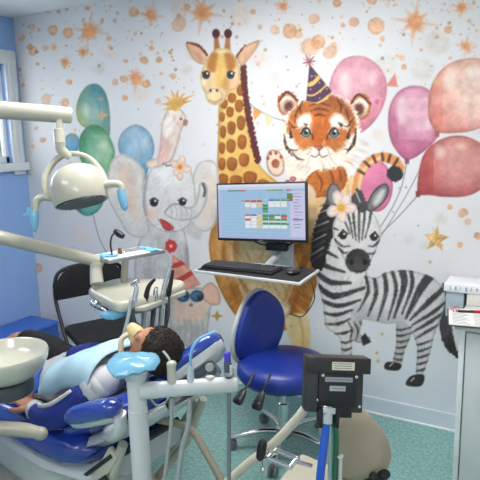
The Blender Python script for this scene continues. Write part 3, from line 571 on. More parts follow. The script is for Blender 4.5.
SK = mat('skirting_paint', (208, 218, 230), .4)
b = BM(); bbox(b, .0, XR, -.016, -.0045, 0, .1, .002); bo = struct(obj('baseboard_back', b, SK, smooth=False))
b = BM(); bbox(b, .0, XR, -.024, -.0045, .0, .012, .002); obj('sealant_strip', b, mat('strip_white', (236, 238, 240), .4), bo)
b = BM(); bbox(b, .001, .016, YF, -.03, 0, .1, .002); struct(obj('baseboard_left', b, SK, smooth=False))
WF = mat('window_frame_white', (226, 230, 234), .35)
fr = BM()
for (y0, y1, z0, z1, x1) in [(WY1-.005, -.03, WZ0-.09, WZ1+.09, .02), (WY0-.17, WY0+.005, WZ0-.09, WZ1+.09, .02), (WY0-.17, -.03, WZ1, WZ1+.1, .024), (WY0-.2, -.012, WZ0-.06, WZ0, .055)]: bbox(fr, 0.001, x1, y0, y1, z0, z1, .004)
bbox(fr, .001, .034, WY1+.018, WY1+.036, WZ0, WZ1+.05, .006); bbox(fr, .001, .03, WY1+.06, WY1+.078, WZ0, WZ1+.05, .006)
win = struct(obj('window_1', fr, WF, angle=30))
sf = BM()
for (y0, y1, z0, z1) in [(WY1-.03, WY1, WZ0, WZ1), (WY0, WY0+.05, WZ0, WZ1), (WY0, WY1, WZ0, WZ0+.05), (WY0, WY1, WZ1-.05, WZ1), (-.76, -.72, WZ0, WZ1)]: bbox(sf, -.085, -.035, y0, y1, z0, z1, .004)
obj('window_sash', sf, WF, win)
gl = BM(); bbox(gl, -.064, -.058, WY0, WY1, WZ0, WZ1)
gm = mat('window_glass', (255, 255, 255), .02, trans=1); obj('glass_pane', gl, gm, win, smooth=False)
# planting outside the window
sh = BM(); rnd = random.Random(3)
for i in range(3200):
    p = Vector((-.75-rnd.random()*.5, rnd.uniform(-2.2, 1.6), rnd.uniform(.1, 2.7))); M = T(p)@Euler((rnd.uniform(0, 6), rnd.uniform(0, 6), rnd.uniform(0, 6))).to_matrix().to_4x4(); s = rnd.uniform(.04, .08)
    vsx = [sh.verts.new(M@Vector(q)) for q in ((0, -s, 0), (s*.5, 0, .01), (0, s, 0), (-s*.5, 0, .01))]; sh.faces.new(vsx)
hedge = thing('garden_hedge', 'sunlit green hedge seen through the window pane', 'hedge', (-1.4, -1, -.05))
lv = obj('leaves', sh, mat('hedge_leaf', (112, 190, 60), .5, var=.4, vscale=3), hedge, smooth=False); lv['kind'] = 'stuff'
sh = BM()
for i in range(9): tube(sh, [(-1.4, -2+.42*i, -.05), (-1.38+.05*(i % 3), -1.95+.42*i, 1.2), (-1.4, -2+.42*i, 2.4)], [.03, .02, .008], 8, sm=3)
obj('stems', sh, mat('hedge_stem', (92, 74, 52), .8), hedge)
b = BM(); bbox(b, -4, -.1, -5, 3, -.2, -.05); struct(obj('ground_outside', b, mat('lawn', (96, 140, 70), .9, var=.3, vscale=5), smooth=False))
# ceiling lamps (out of the picture, they light the room)
for k, (x, y) in enumerate([(2.3, -1.15), (1.3, -3.2), (3.3, -3.5)]):
    t = thing('ceiling_lamp', 'flat white ceiling light panel '+['above the stool and keyboard shelf', 'above the near left floor', 'above the near right floor'][k], 'ceiling light', (x, y, 2.46), 'ceiling light panels')
    b = BM(); bbox(b, x-.62, x+.62, y-.31, y-.285, 2.46, 2.5); bbox(b, x-.62, x+.62, y+.285, y+.31, 2.46, 2.5); bbox(b, x-.62, x-.595, y-.285, y+.285, 2.46, 2.5); bbox(b, x+.595, x+.62, y-.285, y+.285, 2.46, 2.5)
    obj('lamp_frame', b, WF, t, smooth=False)
    b = BM(); bbox(b, x-.594, x+.594, y-.284, y+.284, 2.475, 2.49); obj('diffuser', b, mat('lamp_diffuser', (255, 250, 242), .5, emit=2.2), t, smooth=False)
# ------------------------------------------------------------------ shared materials
CREAM = mat('cream_enamel', (178, 176, 162), .28, coat=.5)
IVORY = mat('ivory_plastic', (182, 180, 166), .32, coat=.3)
WPL = mat('white_plastic', (200, 204, 206), .35, coat=.2)
UPH = mat('blue_vinyl', (28, 58, 150), .22, coat=.6, bump=.05, bscale=260)
UPH2 = mat('navy_vinyl', (20, 46, 138), .42, coat=.1, bump=.05, bscale=260)
BLKF = mat('black_fabric', (24, 24, 28), .9, bump=.2, bscale=400)
BLKP = mat('black_plastic', (22, 22, 25), .4)
DKM = mat('black_metal', (28, 28, 32), .35, metal=.4)
CHR = mat('chrome', (205, 208, 212), .18, metal=1)
STL = mat('brushed_steel', (168, 172, 176), .34, metal=1)
GRYP = mat('grey_plastic', (130, 138, 142), .45)
DGRY = mat('dark_grey_plastic', (74, 82, 88), .45)
HOSE = mat('grey_hose', (150, 158, 160), .5)
FILM = mat('blue_barrier_film', (120, 188, 222), .25, coat=.4, alpha=.78)
PAPER = mat('paper_white', (240, 240, 236), .8)
RED = mat('red_plastic', (196, 28, 44), .35)
RUB = mat('black_rubber', (30, 30, 32), .7)

# ------------------------------------------------------------------ blue storage box in the corner
t = thing('storage_box', 'low blue storage box in the corner behind the black folding chair', 'box', (.17, -.6, 0))
b = BM(); box(b, (.30, .98, .2), T(.17, -.6, .1), .008); obj('box_body', b, mat('blue_box', (44, 92, 176), .5), t)
b = BM(); box(b, (.31, .99, .03), T(.17, -.6, .215), .008); obj('lid', b, mat('blue_box_lid', (62, 112, 204), .45), t)

# ------------------------------------------------------------------ folding chair
A0 = Vector((1.28, -.59, 0)); M = T(A0)@RZ(-27.6)           # local +x = the way the chair faces
t = thing('folding_chair', 'black padded folding chair against the mural behind the delivery trays', 'chair', A0)
b = BM(); slab(b, rounded([(-.2, -.2), (.2, -.21), (.2, .21), (-.2, .2)], .06), .43, .475, M, .014); obj('seat', b, BLKF, t)
b = BM(); rr = []
for k in range(13):
    u = -1+k/6; y = .225*u; cv = .03*u*u; hz = .1*(1-.62*max(0, abs(u)-.55)**1.4/.45**1.4*.9)
    rr.append([M@Vector((-.235+cv+dx, y, .735+dz*hz-(.1-hz)*.9)) for dx, dz in ((-.014, -1), (.014, -1), (.018, 0), (.014, .9), (.008, 1), (-.008, 1), (-.014, .9), (-.018, 0))])
rings(b, rr); obj('backrest', b, BLKF, t, angle=60)
b = BM()
for s in (-1, 1): tube(b, [M@Vector(p) for p in ((.2, .2*s, .012), (.06, .212*s, .26), (-.08, .222*s, .45), (-.2, .228*s, .63), (-.225, .222*s, .74))], .0115, 10, sm=4)
tube(b, [M@Vector(p) for p in ((-.222, .222, .74), (-.235, .19, .8), (-.24, .1, .828), (-.24, -.1, .828), (-.235, -.19, .8), (-.222, -.222, .74))], .0115, 10, sm=4)
obj('back_frame', b, DKM, t)
for s in (-1, 1):
    b = BM(); tube(b, [M@Vector(p) for p in ((-.24, .185*s, .012), (-.1, .19*s, .24), (.08, .192*s, .43))], .0115, 10, sm=3); obj('rear_leg', b, DKM, t)
b = BM()
for x, z in ((.17, .06), (-.2, .08)): cyl(b, M@Vector((x, -.2, z)), M@Vector((x, .2, z)), .009)
obj('stretcher', b, DKM, t)
for x, y in ((.2, .2), (.2, -.2), (-.24, .185), (-.24, -.185)):
    b = BM(); cyl(b, M@Vector((x, y, 0)), M@Vector((x, y, .022)), .016); obj('rubber_foot', b, RUB, t)

# ------------------------------------------------------------------ workstation: wall arm, screen, keyboard tray
MC = Vector((2.155, -.2, 1.172)); MM = T(MC)@RZ(2)@RY(-2.2)@RX(-4)
t = thing('computer_monitor', 'black widescreen computer monitor showing a coloured appointment grid, before the giraffe', 'monitor', MC)
b = BM(); box(b, (.565, .022, .335), MM@T(0, .004, 0), .005); box(b, (.32, .03, .2), MM@T(0, .026, -.02), .012); obj('casing', b, BLKP, t)
def screen(uu, vv, co):
    X = uu*160; Y = (1-vv)*92; c = Canvas(X, Y, (158, 196, 226)); rnd = random.Random(4)
    def R(x0, y0, x1, y1, col): c.C[c.box(x0, x1, y0, y1)] = col
    R(0, 0, 160, 4, (226, 232, 244)); R(0, 4, 160, 9, (206, 214, 238)); R(20, 9.5, 44, 11.5, (60, 140, 90)); R(44, 9.5, 54, 11.5, (200, 60, 60)); R(92, 9.5, 122, 11.5, (110, 170, 120)); R(128, 9.5, 136, 11.5, (200, 50, 50))
    R(0, 9, 7, 92, (186, 190, 232)); R(134, 12, 160, 92, (206, 204, 236)); R(0, 88, 160, 92, (176, 182, 226))
    for k in range(12): R(139+rnd.randrange(4), 16+k*5, 148+rnd.randrange(9), 17.2+k*5, (140, 140, 190))
    R(138, 58, 156, 60, (90, 90, 170))
    G, Rd, W, Y_, B_ = (44, 150, 80), (206, 62, 66), (240, 240, 238), (226, 206, 160), (50, 96, 190)
    for j, x in enumerate(range(52, 132, 11)):
        col = [Rd, Rd, Rd, G, B_, G, G, G][j]; y0 = [26, 27, 26, 34, 25, 25, 25, 16][j]
        R(x, y0, x+10, y0+4, col); R(x, y0+4, x+10, y0+13, [W, W, Y_, G, W, W, W, (120, 110, 60)][j])
        col = [Rd, B_, Y_, G, G, G, G, G][j]
        if j < 7:
            R(x, 50, x+10, 53, col); R(x, 53, x+10, 58, [W, W, Y_, G, G, W, Rd, G][j]); R(x, 58, x+10, 61, [Rd, W, Y_, G, (170, 120, 70), G, G, G][j]); R(x, 61, x+10, 74, [W, W, Y_, W, W, W, W, W][j])
            if j > 2: R(x, 64, x+10, 68, G)
    R(122, 66, 132, 68, G); R(46, 26, 50, 28, Rd); R(54, 40, 60, 42, Y_)
    for y in range(14, 88, 6): R(8, y, 134, y+.5, (176, 208, 232))
    return c.C
o = painted_grid('screen', attr_mat('screen_picture', rough=.25, emit=.62, coat=.5), MM@Vector((-.272, -.0085, -.152)), MM.to_3x3()@Vector((.544, 0, 0)), MM.to_3x3()@Vector((0, 0, .31)), 240, 140, screen, t)
b = BM(); box(b, (.03, .002, .004), MM@T(0, -.0075, -.16)); obj('logo_strip', b, mat('logo_grey', (120, 124, 128), .4), t)

t = thing('workstation_wall_mount', 'white wall bracket carrying the screen and the keyboard shelf', 'wall mount', (2.25, -.005, .6))
b = BM(); box(b, (.15, .02, .42), T(2.2, -.016, 1.03), .004); box(b, (.12, .03, .3), T(2.2, -.04, 1.03), .004); obj('wall_plate', b, WPL, t)
b = BM(); box(b, (.09, .1, .09), T(2.2, -.1, 1.15), .01); box(b, (.11, .02, .11), T(2.17, -.155, 1.165), .003); obj('screen_arm', b, WPL, t)
b = BM(); tube(b, [(2.2, -.05, .90), (2.22, -.2, .89), (2.27, -.36, .895)], .022, 10, sm=4); box(b, (.22, .2, .012), T(2.28, -.42, .9), .003); obj('tray_arm', b, WPL, t)
TM = T(2.3, -.515, .915)@RZ(.5)
b = BM(); slab(b, rounded([(-.31, -.135), (.30, -.15), (.285, .14), (-.33, .1)], .012), -.009, .004, TM, .003); obj('keyboard_shelf', b, WPL, t)
b = BM(); slab(b, rounded([(-.295, -.124), (.287, -.138), (.272, .13), (-.312, .091)], .01), .004, .0065, TM, .001); obj('shelf_mat', b, mat('mat_black', (30, 30, 34), .8), t)
kb = thing('computer_keyboard', 'black computer keyboard on the white wall shelf', 'keyboard', TM@Vector((-.07, -.02, .0065)))
KM = TM@T(-.085, -.02, .0065)@RZ(1.5)
b = BM(); slab(b, rounded([(-.205, -.07), (.205, -.07), (.205, .072), (-.205, .072)], .01), 0, .014, KM@RX(1), .003); obj('keyboard_case', b, BLKP, kb)
b = BM()
for r in range(6):
    n = 21
    for k in range(n):
        if r == 5 and 5 < k < 10: continue
        if k in (15, 19) and r < 2: continue
        box(b, (.0155, .0165, .006), KM@T(-.19+k*.019, .055-r*.0205, .0165)@I4(), .0018, 1)
    if r == 5: box(b, (.074, .0165, .006), KM@T(-.19+7.5*.019, .055-r*.0205, .0165), .0018, 1)
obj('keys', b, mat('key_black', (44, 44, 48), .5), kb)
m_ = thing('computer_mouse', 'small black mouse at the right end of the keyboard shelf', 'mouse', TM@Vector((.2, -.01, .0065)))
b = BM(); ellip(b, (0, 0, .012), (.03, .05, .018), TM@T(.2, -.005, .0065)); bmesh.ops.bisect_plane(b, geom=b.verts[:]+b.edges[:]+b.faces[:], plane_co=TM@Vector((0, 0, .0068)), plane_no=(0, 0, -1), clear_outer=True); obj('mouse_body', b, mat('mouse_black', (34, 34, 38), .25, coat=.5), m_)
b = BM(); cyl(b, TM@Vector((.197, .022, .036)), TM@Vector((.203, .022, .036)), .006); obj('scroll_wheel', b, GRYP, m_)
ad = thing('power_adapter', 'small black power adapter and cable box under the screen', 'power adapter', (2.27, -.1, .955))
b = BM(); box(b, (.13, .05, .045), T(2.2, -.085, .955)@RZ(4), .006); cyl(b, (2.235, -.085, .97), (2.24, -.085, 1.01), .008); obj('adapter_case', b, BLKP, ad)
b = BM(); tube(b, [(2.15, -.09, .955), (2.08, -.1, .97), (2.02, -.08, 1.0), (2.03, -.06, 1.03), (2.08, -.1, 1.06)], .005, 8, sm=6); ellip(b, (2.035, -.07, 1.01), (.024, .014, .024)); obj('adapter_cable', b, BLKP, ad)
b = BM(); tube(b, [(2.25, -.09, .96), (2.29, -.08, .98), (2.32, -.05, 1.03), (2.28, -.05, 1.09)], .005, 8, sm=6); obj('adapter_cable', b, BLKP, ad)
b = BM(); tube(b, [TM@Vector((.2, .045, .012)), TM@Vector((.19, .12, .01)), TM@Vector((.2, .15, -.03)), Q(312, 285, 1, -.12), Q(314, 300, 1, -.06), Q(303, 316, 1, -.04), Q(290, 314, 1, -.03)], .0032, 8, sm=7)
tag(obj('mouse_cable', b, BLKP), 'thin black cable looping down the wall from the keyboard shelf', 'cable')

# ------------------------------------------------------------------ operator stool
HB = Vector((2.42, -.53, 0)); SC = Vector((2.475, -.6, 0)); SC = Vector((2.462, -.567, 0)); HB = SC.copy()
t = thing('operator_stool', 'round blue upholstered operator stool with chrome star base under the screen', 'stool', HB)
b = BM(); lathe(b, [(.0, .382), (.17, .38), (.218, .388), (.236, .416), (.234, .448), (.219, .474), (.17, .49), (.09, .496), (0, .497)], T(SC), 48); obj('seat', b, UPH2, t, angle=70)
b = BM(); lathe(b, [(0, .362), (.13, .364), (.17, .374), (.19, .382), (0, .383)], T(SC), 40); obj('seat_pan', b, BLKP, t)
b = BM(); cyl(b, HB+Vector((0, 0, .08)), HB+Vector((0, 0, .25)), .027); cyl(b, HB+Vector((0, 0, .24)), HB+Vector((0, 0, .378)), .016); obj('gas_column', b, CHR, t)
b = BM(); lathe(b, [(.0, .06), (.04, .062), (.045, .09), (.035, .115), (0, .118)], T(HB)); obj('hub', b, CHR, t)
for k in range(5):
    a = math.radians(72*k-148); d = Vector((math.cos(a), math.sin(a), 0))
    b = BM(); tube(b, [HB+d*.03+Vector((0, 0, .092)), HB+d*.12+Vector((0, 0, .096)), HB+d*.2+Vector((0, 0, .082)), HB+d*.275+Vector((0, 0, .066))], [.021, .018, .016, .013], 12, sm=4, flat=.75); lg = obj('leg', b, CHR, t)
    c = HB+d*.27; s = Vector((-d.y, d.x, 0))
    b = BM()
    for q in (-1, 1): cyl(b, c+s*(q*.008)+Vector((0, 0, .026)), c+s*(q*.022)+Vector((0, 0, .026)), .026)
    cyl(b, c+Vector((0, 0, .026)), c+Vector((0, 0, .066)), .007); box(b, (.03, .016, .03), T(c+Vector((0, 0, .045)))@RZ(math.degrees(a)), .005); obj('caster', b, mat('caster_grey', (96, 98, 102), .5), t)
for px, py, bx in ((239, 399, 249), (258, 404, 266)):
    d0 = 2.56; a = P(bx, 384, d0); e = P(px, py, d0-.03); m2 = P((px+bx)/2+1, (py+384)/2-3, d0-.01)
    b = BM(); tube(b, [a+Vector((0, .05, .03)), a, m2], [.006, .006, .006], 8, sm=3); tube(b, [m2, m2+(e-m2)*.4, e+(e-m2)*.2, e+(e-m2)*.45], [.008, .022, .030, .02], 12, sm=3, flat=.5); lv = obj('lever', b, BLKP, t)
    b = BM(); fw = -FF; ce = e+fw*.0135
    tube(b, [ce-RR*.008-UU*.008, ce-UU*.002-RR*.003, ce+UU*.01+RR*.006], .0022, 6); tube(b, [ce-RR*.008-UU*.008, ce+RR*.006-UU*.004], .0022, 6); obj('lever_symbol', b, WPL, lv)
# backrest: pad in a white shell, leaning back a little
BD = Vector((.93, -.36, 0)).normalized(); BC = SC+Vector((-.2, .07, .6)); bm_m = frame(BC, (BD+Vector((0, 0, .12))).normalized(), (-BD.y, BD.x, 0))
def pad(bm, w_, h, z0, z1, M, bev, top=.8, curve=.03, ex=.7):
    prof = []
    for k in range(32):
        t_ = 2*math.pi*k/32; cx_, sy_ = math.cos(t_), math.sin(t_)
        x = w_*math.copysign(abs(cx_)**ex, cx_); y = h*math.copysign(abs(sy_)**ex, sy_); x *= (1-.5*(1-top)*(1+y/h)); prof.append((x, y))
    rr = []
    for s_, z in ((.02, z0), (.6, z0), (.88, z0+bev*.2), (.97, z0+bev*.6), (1, (z0+z1)/2), (.975, z1-bev*.6), (.9, z1-bev*.15), (.6, z1+.004), (.02, z1+.006)):
        rr.append([M@Vector((x*s_, y*s_, z+curve*((x*s_)/w_)**2)) for x, y in prof])
    rings(bm, rr)
BR_ = bm_m
# orient: local x sideways, local y up
upv = Vector((0, 0, 1)); zl = (BD+Vector((0, 0, .15))).normalized(); xl = upv.cross(zl).normalized(); yl = zl.cross(xl); xl, yl = xl*math.cos(.6)-yl*math.sin(.6), yl*math.cos(.6)+xl*math.sin(.6)
BR_ = Matrix(((xl.x, yl.x, zl.x, BC.x), (xl.y, yl.y, zl.y, BC.y), (xl.z, yl.z, zl.z, BC.z), (0, 0, 0, 1)))
b = BM(); pad(b, .142, .2, 0, .05, BR_, .02, top=1.08, ex=.9); obj('backrest', b, UPH2, t, angle=80)
b = BM(); pad(b, .154, .212, -.022, .012, BR_, .012, top=1.08, ex=.9); obj('backrest_shell', b, WPL, t, angle=80)
b = BM(); tube(b, [BC+Vector((-.02, .01, -.1)), BC+Vector((-.05, .02, -.2)), SC+Vector((-.17, .08, .38)), SC+Vector((-.05, .02, .378))], .013, 10, sm=5); obj('back_arm', b, CHR, t)
b = BM(); ellip(b, SC+Vector((-.19, -.03, .465)), (.014, .014, .014)); obj('adjuster_knob', b, mat('orange_knob', (188, 92, 40), .4), t)

# ------------------------------------------------------------------ desk on the right
t = thing('reception_desk', 'pale grey desk cabinet at the right edge beside the zebra', 'desk', (3.6, -.26, 0))
DP = mat('desk_panel', (208, 212, 214), .45); DE = mat('desk_edge_white', (226, 230, 234), .4)
b = BM(); bbox(b, 3.305, 4.1, -.48, -.03, 0, .745, .002); obj('cabinet_body', b, DP, t, angle=30)
b = BM(); bbox(b, 3.281, 3.304, -.5, -.03, 0, .745, .002); obj('side_panel', b, DE, t, angle=30)
b = BM(); bbox(b, 3.31, 3.69, -.5, -.481, .03, .735, .003); dr = obj('door', b, DP, t, angle=30)
b = BM(); bbox(b, 3.70, 4.09, -.5, -.481, .03, .735, .003); obj('door', b, DP, t, angle=30)
b = BM(); bbox(b, 3.262, 4.12, -.505, -.03, .746, .77, .002); obj('worktop', b, DP, t, angle=30)
t = thing('clipboard', 'dark clipboard of printed sheets on the corner of the desk', 'clipboard', (3.33, -.42, .771))
CM = T(3.355, -.40, .7712)@RZ(10)
b = BM(); slab(b, rounded([(-.14, -.125), (.17, -.125), (.17, .13), (-.14, .13)], .01), 0, .004, CM, .001); obj('board', b, mat('board_dark', (52, 50, 58), .5), t)
b = BM(); bbox(b, -.135, .16, -.118, .12, .0042, .0085); b.transform(CM); ps = obj('paper_sheets', b, PAPER, t, smooth=False)
b = BM()
for r in range(11):
    for s0, s1 in ((-.12, -.05), (-.03, .04), (.05, .13)): bbox(b, s0, s1-.01*(r % 3), -.105+.02*r, -.101+.02*r, .0086, .0089)
b.transform(CM); obj('print_lines', b, mat('print_grey', (130, 134, 142), .8), t, smooth=False)
b = BM()
for k in range(3): 
    a = CM@Vector((-.125+.012*k, .06+.02*k, .012)); tube(b, [a+Vector((.012*math.cos(q), 0, .012*math.sin(q))) for q in np.linspace(0, 6.28, 13)], .0018, 6)
obj('binding_ring', b, mat('pink_red_ring', (206, 56, 84), .35), t)
pn = thing('pen', 'red pen with a dark grip lying across the printed sheets', 'pen', CM@Vector((0, .07, .009)))
a = CM@Vector((-.11, .055, .0142)); e = CM@Vector((.16, .10, .0142)); d = (e-a)
b = BM(); cyl(b, a+d*.3, e, .0065); obj('pen_barrel', b, RED, pn)
b = BM(); lathe(b, [(0, 0), (.005, .02), (.006, .085), (0, .085)], frame(a, d)); obj('pen_grip', b, mat('pen_grip', (70, 30, 42), .5), pn)
t = thing('document_box', 'open white paper tray against the wall behind the clipboard', 'tray', (3.2, -.1, .77))
WB = mat('tray_white', (236, 238, 242), .4); WB2 = mat('tray_shaded_side', (176, 190, 198), .5)  # grey-blue side colour paints in the shade inside the white tray
b = BM(); bbox(b, 3.158, 3.42, -.2, -.03, .828, .868, .004); obj('tray_top', b, WB, t, angle=30)
b = BM(); bbox(b, 3.168, 3.25, -.19, -.03, .70, .827, .004); obj('tray_shaded_side', b, WB2, t, angle=30)
b = BM(); bbox(b, 3.264, 3.41, -.195, -.03, .771, .827, .004); obj('tray_front', b, mat('tray_cream', (232, 228, 218), .5), t, angle=30)
for k in range(9):
    b = BM(); bbox(b, 3.185+.024*k, 3.189+.024*k+.004*(k % 2), -.2016, -.2003, .838+.003*(k % 3), .858); obj('printed_mark', b, mat('print_pale', (170, 174, 182), .7), t, smooth=False)

# ------------------------------------------------------------------ equipment tower (stands just outside the picture) and spittoon
PX, PY = 1.455, -1.88
t = thing('spittoon_unit', 'white spittoon bowl on a grey base at the left edge beside the blue dental chair', 'spittoon', (PX, PY, 0))
b = BM(); slab(b, rounded([(-.13, -.17), (.13, -.17), (.13, .12), (-.13, .12)], .05), 0, .72, T(PX, PY-.1, 0), .02); obj('cabinet_body', b, IVORY, t)
BW = Vector((2.07, -1.862, 0)); BW.z = 0
b = BM(); lathe(b, [(0, .835), (.06, .835), (.098, .85), (.124, .876), (.136, .906), (.139, .926), (.136, .932), (.131, .926), (.123, .903), (.102, .878), (.06, .864), (0, .86)], T(BW.x, BW.y, -.012), 56)
obj('bowl', b, mat('bowl_porcelain', (192, 192, 179), .15, coat=.6), t, angle=70)
b = BM(); lathe(b, [(0, .785), (.078, .787), (.085, .80), (.085, .825), (.075, .8352), (0, .8355)], T(BW.x, BW.y, -.012), 40); obj('bowl_base', b, DGRY, t)
b = BM(); tube(b, [(PX, PY-.08, .715), (1.62, PY-.03, .76), (1.82, -1.88, .80), (2.05, -1.866, .805)], [.05, .045, .04, .035], 16, sm=5); obj('bowl_arm', b, GRYP, t)
b = BM(); tube(b, [(PX+.05, PY-.12, .66), P(-40, 424, 1.74), P(0, 428, 1.72), P(24, 430, 1.7), P(43, 434, 1.69)], [.026, .026, .026, .026, .02], 16, sm=5, flat=.8); ellip(b, P(40, 433.5, 1.692), (.026, .022, .02)); obj('cup_holder_arm', b, mat('warm_grey_plastic', (146, 143, 130), .35), t)
t = thing('equipment_post', 'tall cream equipment post left of the picture carrying both arms', 'post', (PX, PY+.06, 0))
b = BM(); cyl(b, (PX, PY+.06, .0), (PX, PY+.06, 1.9), .034); obj('post_tube', b, CREAM, t)
b = BM(); lathe(b, [(0, 0), (.039, 0), (.039, .02), (.035, .03), (0, .03)], T(PX, PY+.06, 0)); obj('foot', b, CREAM, t)
PO = Vector((PX, PY+.06, 0))

# ------------------------------------------------------------------ dental light
LE = P(72, 115.5, 2.3); t = thing('dental_light', 'cream dental examination lamp with curved yoke hanging from a swing arm', 'dental lamp', P(80, 180, 2.3))
L0 = Vector((PO.x, PO.y, 1.757))
b = BM(); tube(b, [L0, L0+(LE-L0)*.97, LE-(LE-L0).normalized()*.004, LE], [.038, .0335, .0325, .024], 24); cyl(b, L0-Vector((0, 0, .05)), L0+Vector((0, 0, .05)), .048); obj('swing_arm', b, CREAM, t, angle=50)
S0 = P(59.5, 116, 2.27); S1 = P(59.5, 133, 2.27)
b = BM(); cyl(b, S0, S1, .014); cyl(b, P(59, 129, 2.27), P(60, 144, 2.27), .0225); tube(b, [P(60, 142, 2.27), P(61, 149, 2.28), P(66, 154, 2.29), P(70, 157, 2.30)], [.021, .021, .018, .014], 16, sm=4); obj('drop_neck', b, CREAM, t)
HC = P(82, 203, 2.25)                                       # centre of the rim
axd = (-UU*.95+RR*.24-FF*.09).normalized(); HMx = frame(HC, -axd, RR)
b = BM(); lathe(b, [(.100, .003), (.106, .0), (.108, .006), (.111, .03), (.111, .07), (.103, .108), (.082, .137), (.045, .156), (.0, .161)], HMx@Matrix.Diagonal((1, 1, 1.0, 1)), 48)
obj('lamp_housing', b, CREAM, t, angle=60)
b = BM(); lathe(b, [(0, -.001), (.09, .0), (.1005, .002), (.1, .006), (0, .007)], HMx, 40); lens = obj('lamp_lens', b, mat('lens_dark', (58, 66, 72), .15, coat=.8), t)
b = BM()
for k in range(-4, 5):
    hw = math.sqrt(.094**2-(k*.02)**2); box(b, (hw*2, .002, .004), HMx@T(0, k*.02, -.003))
obj('lens_ribs', b, mat('lens_rib', (120, 128, 132), .3), lens)
b = BM()
YC = [P(48, 200, 2.25), P(45, 185, 2.26), P(48, 171, 2.28), P(58, 158.5, 2.3), P(72, 153.5, 2.31), P(87, 156.5, 2.31), P(98, 166, 2.3), P(105, 178, 2.27), P(108, 186, 2.25)]
rr = []
sp = spline(YC, 6)
for i, p in enumerate(sp):
    tg = (sp[min(i+1, len(sp)-1)]-sp[max(i-1, 0)]).normalized(); fw = (FF-tg*FF.dot(tg)).normalized(); s = tg.cross(fw)
    rr.append([p+s*(a_*.0085)+fw*(b_*.018) for a_, b_ in ((-1, -.8), (-.6, -1), (.6, -1), (1, -.8), (1, .8), (.6, 1), (-.6, 1), (-1, .8))])
rings(b, rr); obj('yoke', b, CREAM, t, angle=50)
for side, pts, d_ in ((0, [(53, 197), (44, 197), (37.5, 200), (35.5, 208), (35, 224)], 2.25), (1, [(101, 186), (110, 184), (118, 184), (121.5, 188), (123, 205)], 2.24)):
    b = BM(); tube(b, [P(x, y, d_) for x, y in pts], [.0165, .016, .014, .013, .012], 14, sm=5); ellip(b, P(*pts[0], d_), (.022, .022, .02)); h = obj('handle', b, CREAM, t)
    b = BM(); rnd = random.Random(5+side); x0, y0 = pts[3]
    if side == 0: tube(b, [P(34.5, 211, d_), P(34.5, 218, d_), P(34.8, 227, d_), P(35, 232, d_)], [.0165, .019, .0145, .004], 12, sm=3)
    else: tube(b, [P(121, 190, d_), P(122.5, 198, d_), P(124.5, 207, d_), P(125, 211, d_)], [.0165, .018, .0145, .004], 12, sm=3)
    if side == 0:
        g = [[P(34, 206, d_), P(26, 207, d_+.01), P(24, 214, d_+.02)], [P(33, 212, d_), P(26, 212, d_+.02), P(22, 215, d_+.03)], [P(34, 217, d_), P(29, 215, d_+.01), P(24, 216, d_+.02)]]
        vv_ = [[b.verts.new(p) for p in r] for r in g]
        for i in range(2):
            for j in range(2): b.faces.new((vv_[i][j], vv_[i+1][j], vv_[i+1][j+1], vv_[i][j+1]))
    obj('handle_film', b, FILM, h, label='blue barrier film over the handle')

# ------------------------------------------------------------------ delivery unit: arm, console, tray, handpieces
t = thing('delivery_unit', 'cream instrument console on a long swing arm over the patient', 'dental delivery unit', (2.03, -1.15, .92))
AE = P(103, 262.5, 2.5); A1 = Vector((PO.x, PO.y, 1.352))
b = BM(); tube(b, [A1, A1+(AE-A1)*.98, AE], [.031, .026, .02], 24); cyl(b, A1-Vector((0, 0, .05)), A1+Vector((0, 0, .05)), .048); obj('swing_arm', b, CREAM, t, angle=50)
b = BM(); tube(b, [P(97, 262, 2.47), P(96, 270, 2.47), P(97, 284, 2.45)], [.029, .027, .03], 20, sm=3); obj('column_neck', b, IVORY, t)
CO = [(2.114, -1.365), (2.17, -1.2), (2.175, -.97), (2.12, -.93), (1.93, -.99), (1.818, -1.03), (1.80, -1.2), (1.84, -1.25)]
b = BM(); slab(b, rounded(CO, .05), .905, .952, I4(), .02, 4); obj('console', b, IVORY, t, angle=60)
b = BM(); slab(b, rounded([(2.06, -1.27), (2.12, -1.16), (2.12, -1.0), (1.95, -1.03), (1.88, -1.06), (1.87, -1.18)], .03), .86, .906, I4(), .01); obj('console_underbody', b, GRYP, t)
b = BM(); slab(b, rounded([(1.945, -1.217), (2.031, -.924), (1.86, -.891), (1.786, -1.174)], .012), 1.066, 1.08, I4(), .004); obj('instrument_tray', b, STL, t)
b = BM(); cyl(b, (1.9, -1.08, .95), (1.9, -1.06, 1.067), .016); obj('tray_post', b, IVORY, t)
b = BM(); g0 = Vector((1.86, -1.17, 1.075)); gp = [P(112, 254, 2.5), P(110.5, 244, 2.5), P(112, 236, 2.5), P(116, 232.5, 2.48)]; tube(b, gp, .004, 8, sm=6); hd_ = obj('gooseneck', b, BLKP, t)
b = BM(); tube(b, [P(115, 231, 2.48), P(119, 234, 2.47), P(123, 236.5, 2.46)], [.012, .016, .012], 12, sm=3); ellip(b, P(118, 233, 2.47), (.014, .014, .014)); obj('gooseneck_head', b, BLKP, hd_)
b = BM(); tube(b, [P(93, 303, 2.38), P(97, 306, 2.38), P(104, 309, 2.36), P(108, 312, 2.36)], .012, 10, sm=3); ellip(b, P(95, 303, 2.38), (.022, .022, .016)); obj('console_knob', b, CHR, t)
b = BM(); tube(b, [P(127, 308, 2.34), P(122, 312, 2.33), P(114, 314.5, 2.32), P(106, 315, 2.31), P(100, 314.5, 2.31)], [.011, .02, .021, .017, .006], 12, sm=4, rib=.12); tube(b, [P(108, 313, 2.31), P(112, 317.5, 2.31), P(119, 316, 2.32)], [.005, .012, .005], 8, sm=3); obj('handle_film', b, FILM, t, label='crumpled blue barrier film on the console handle')
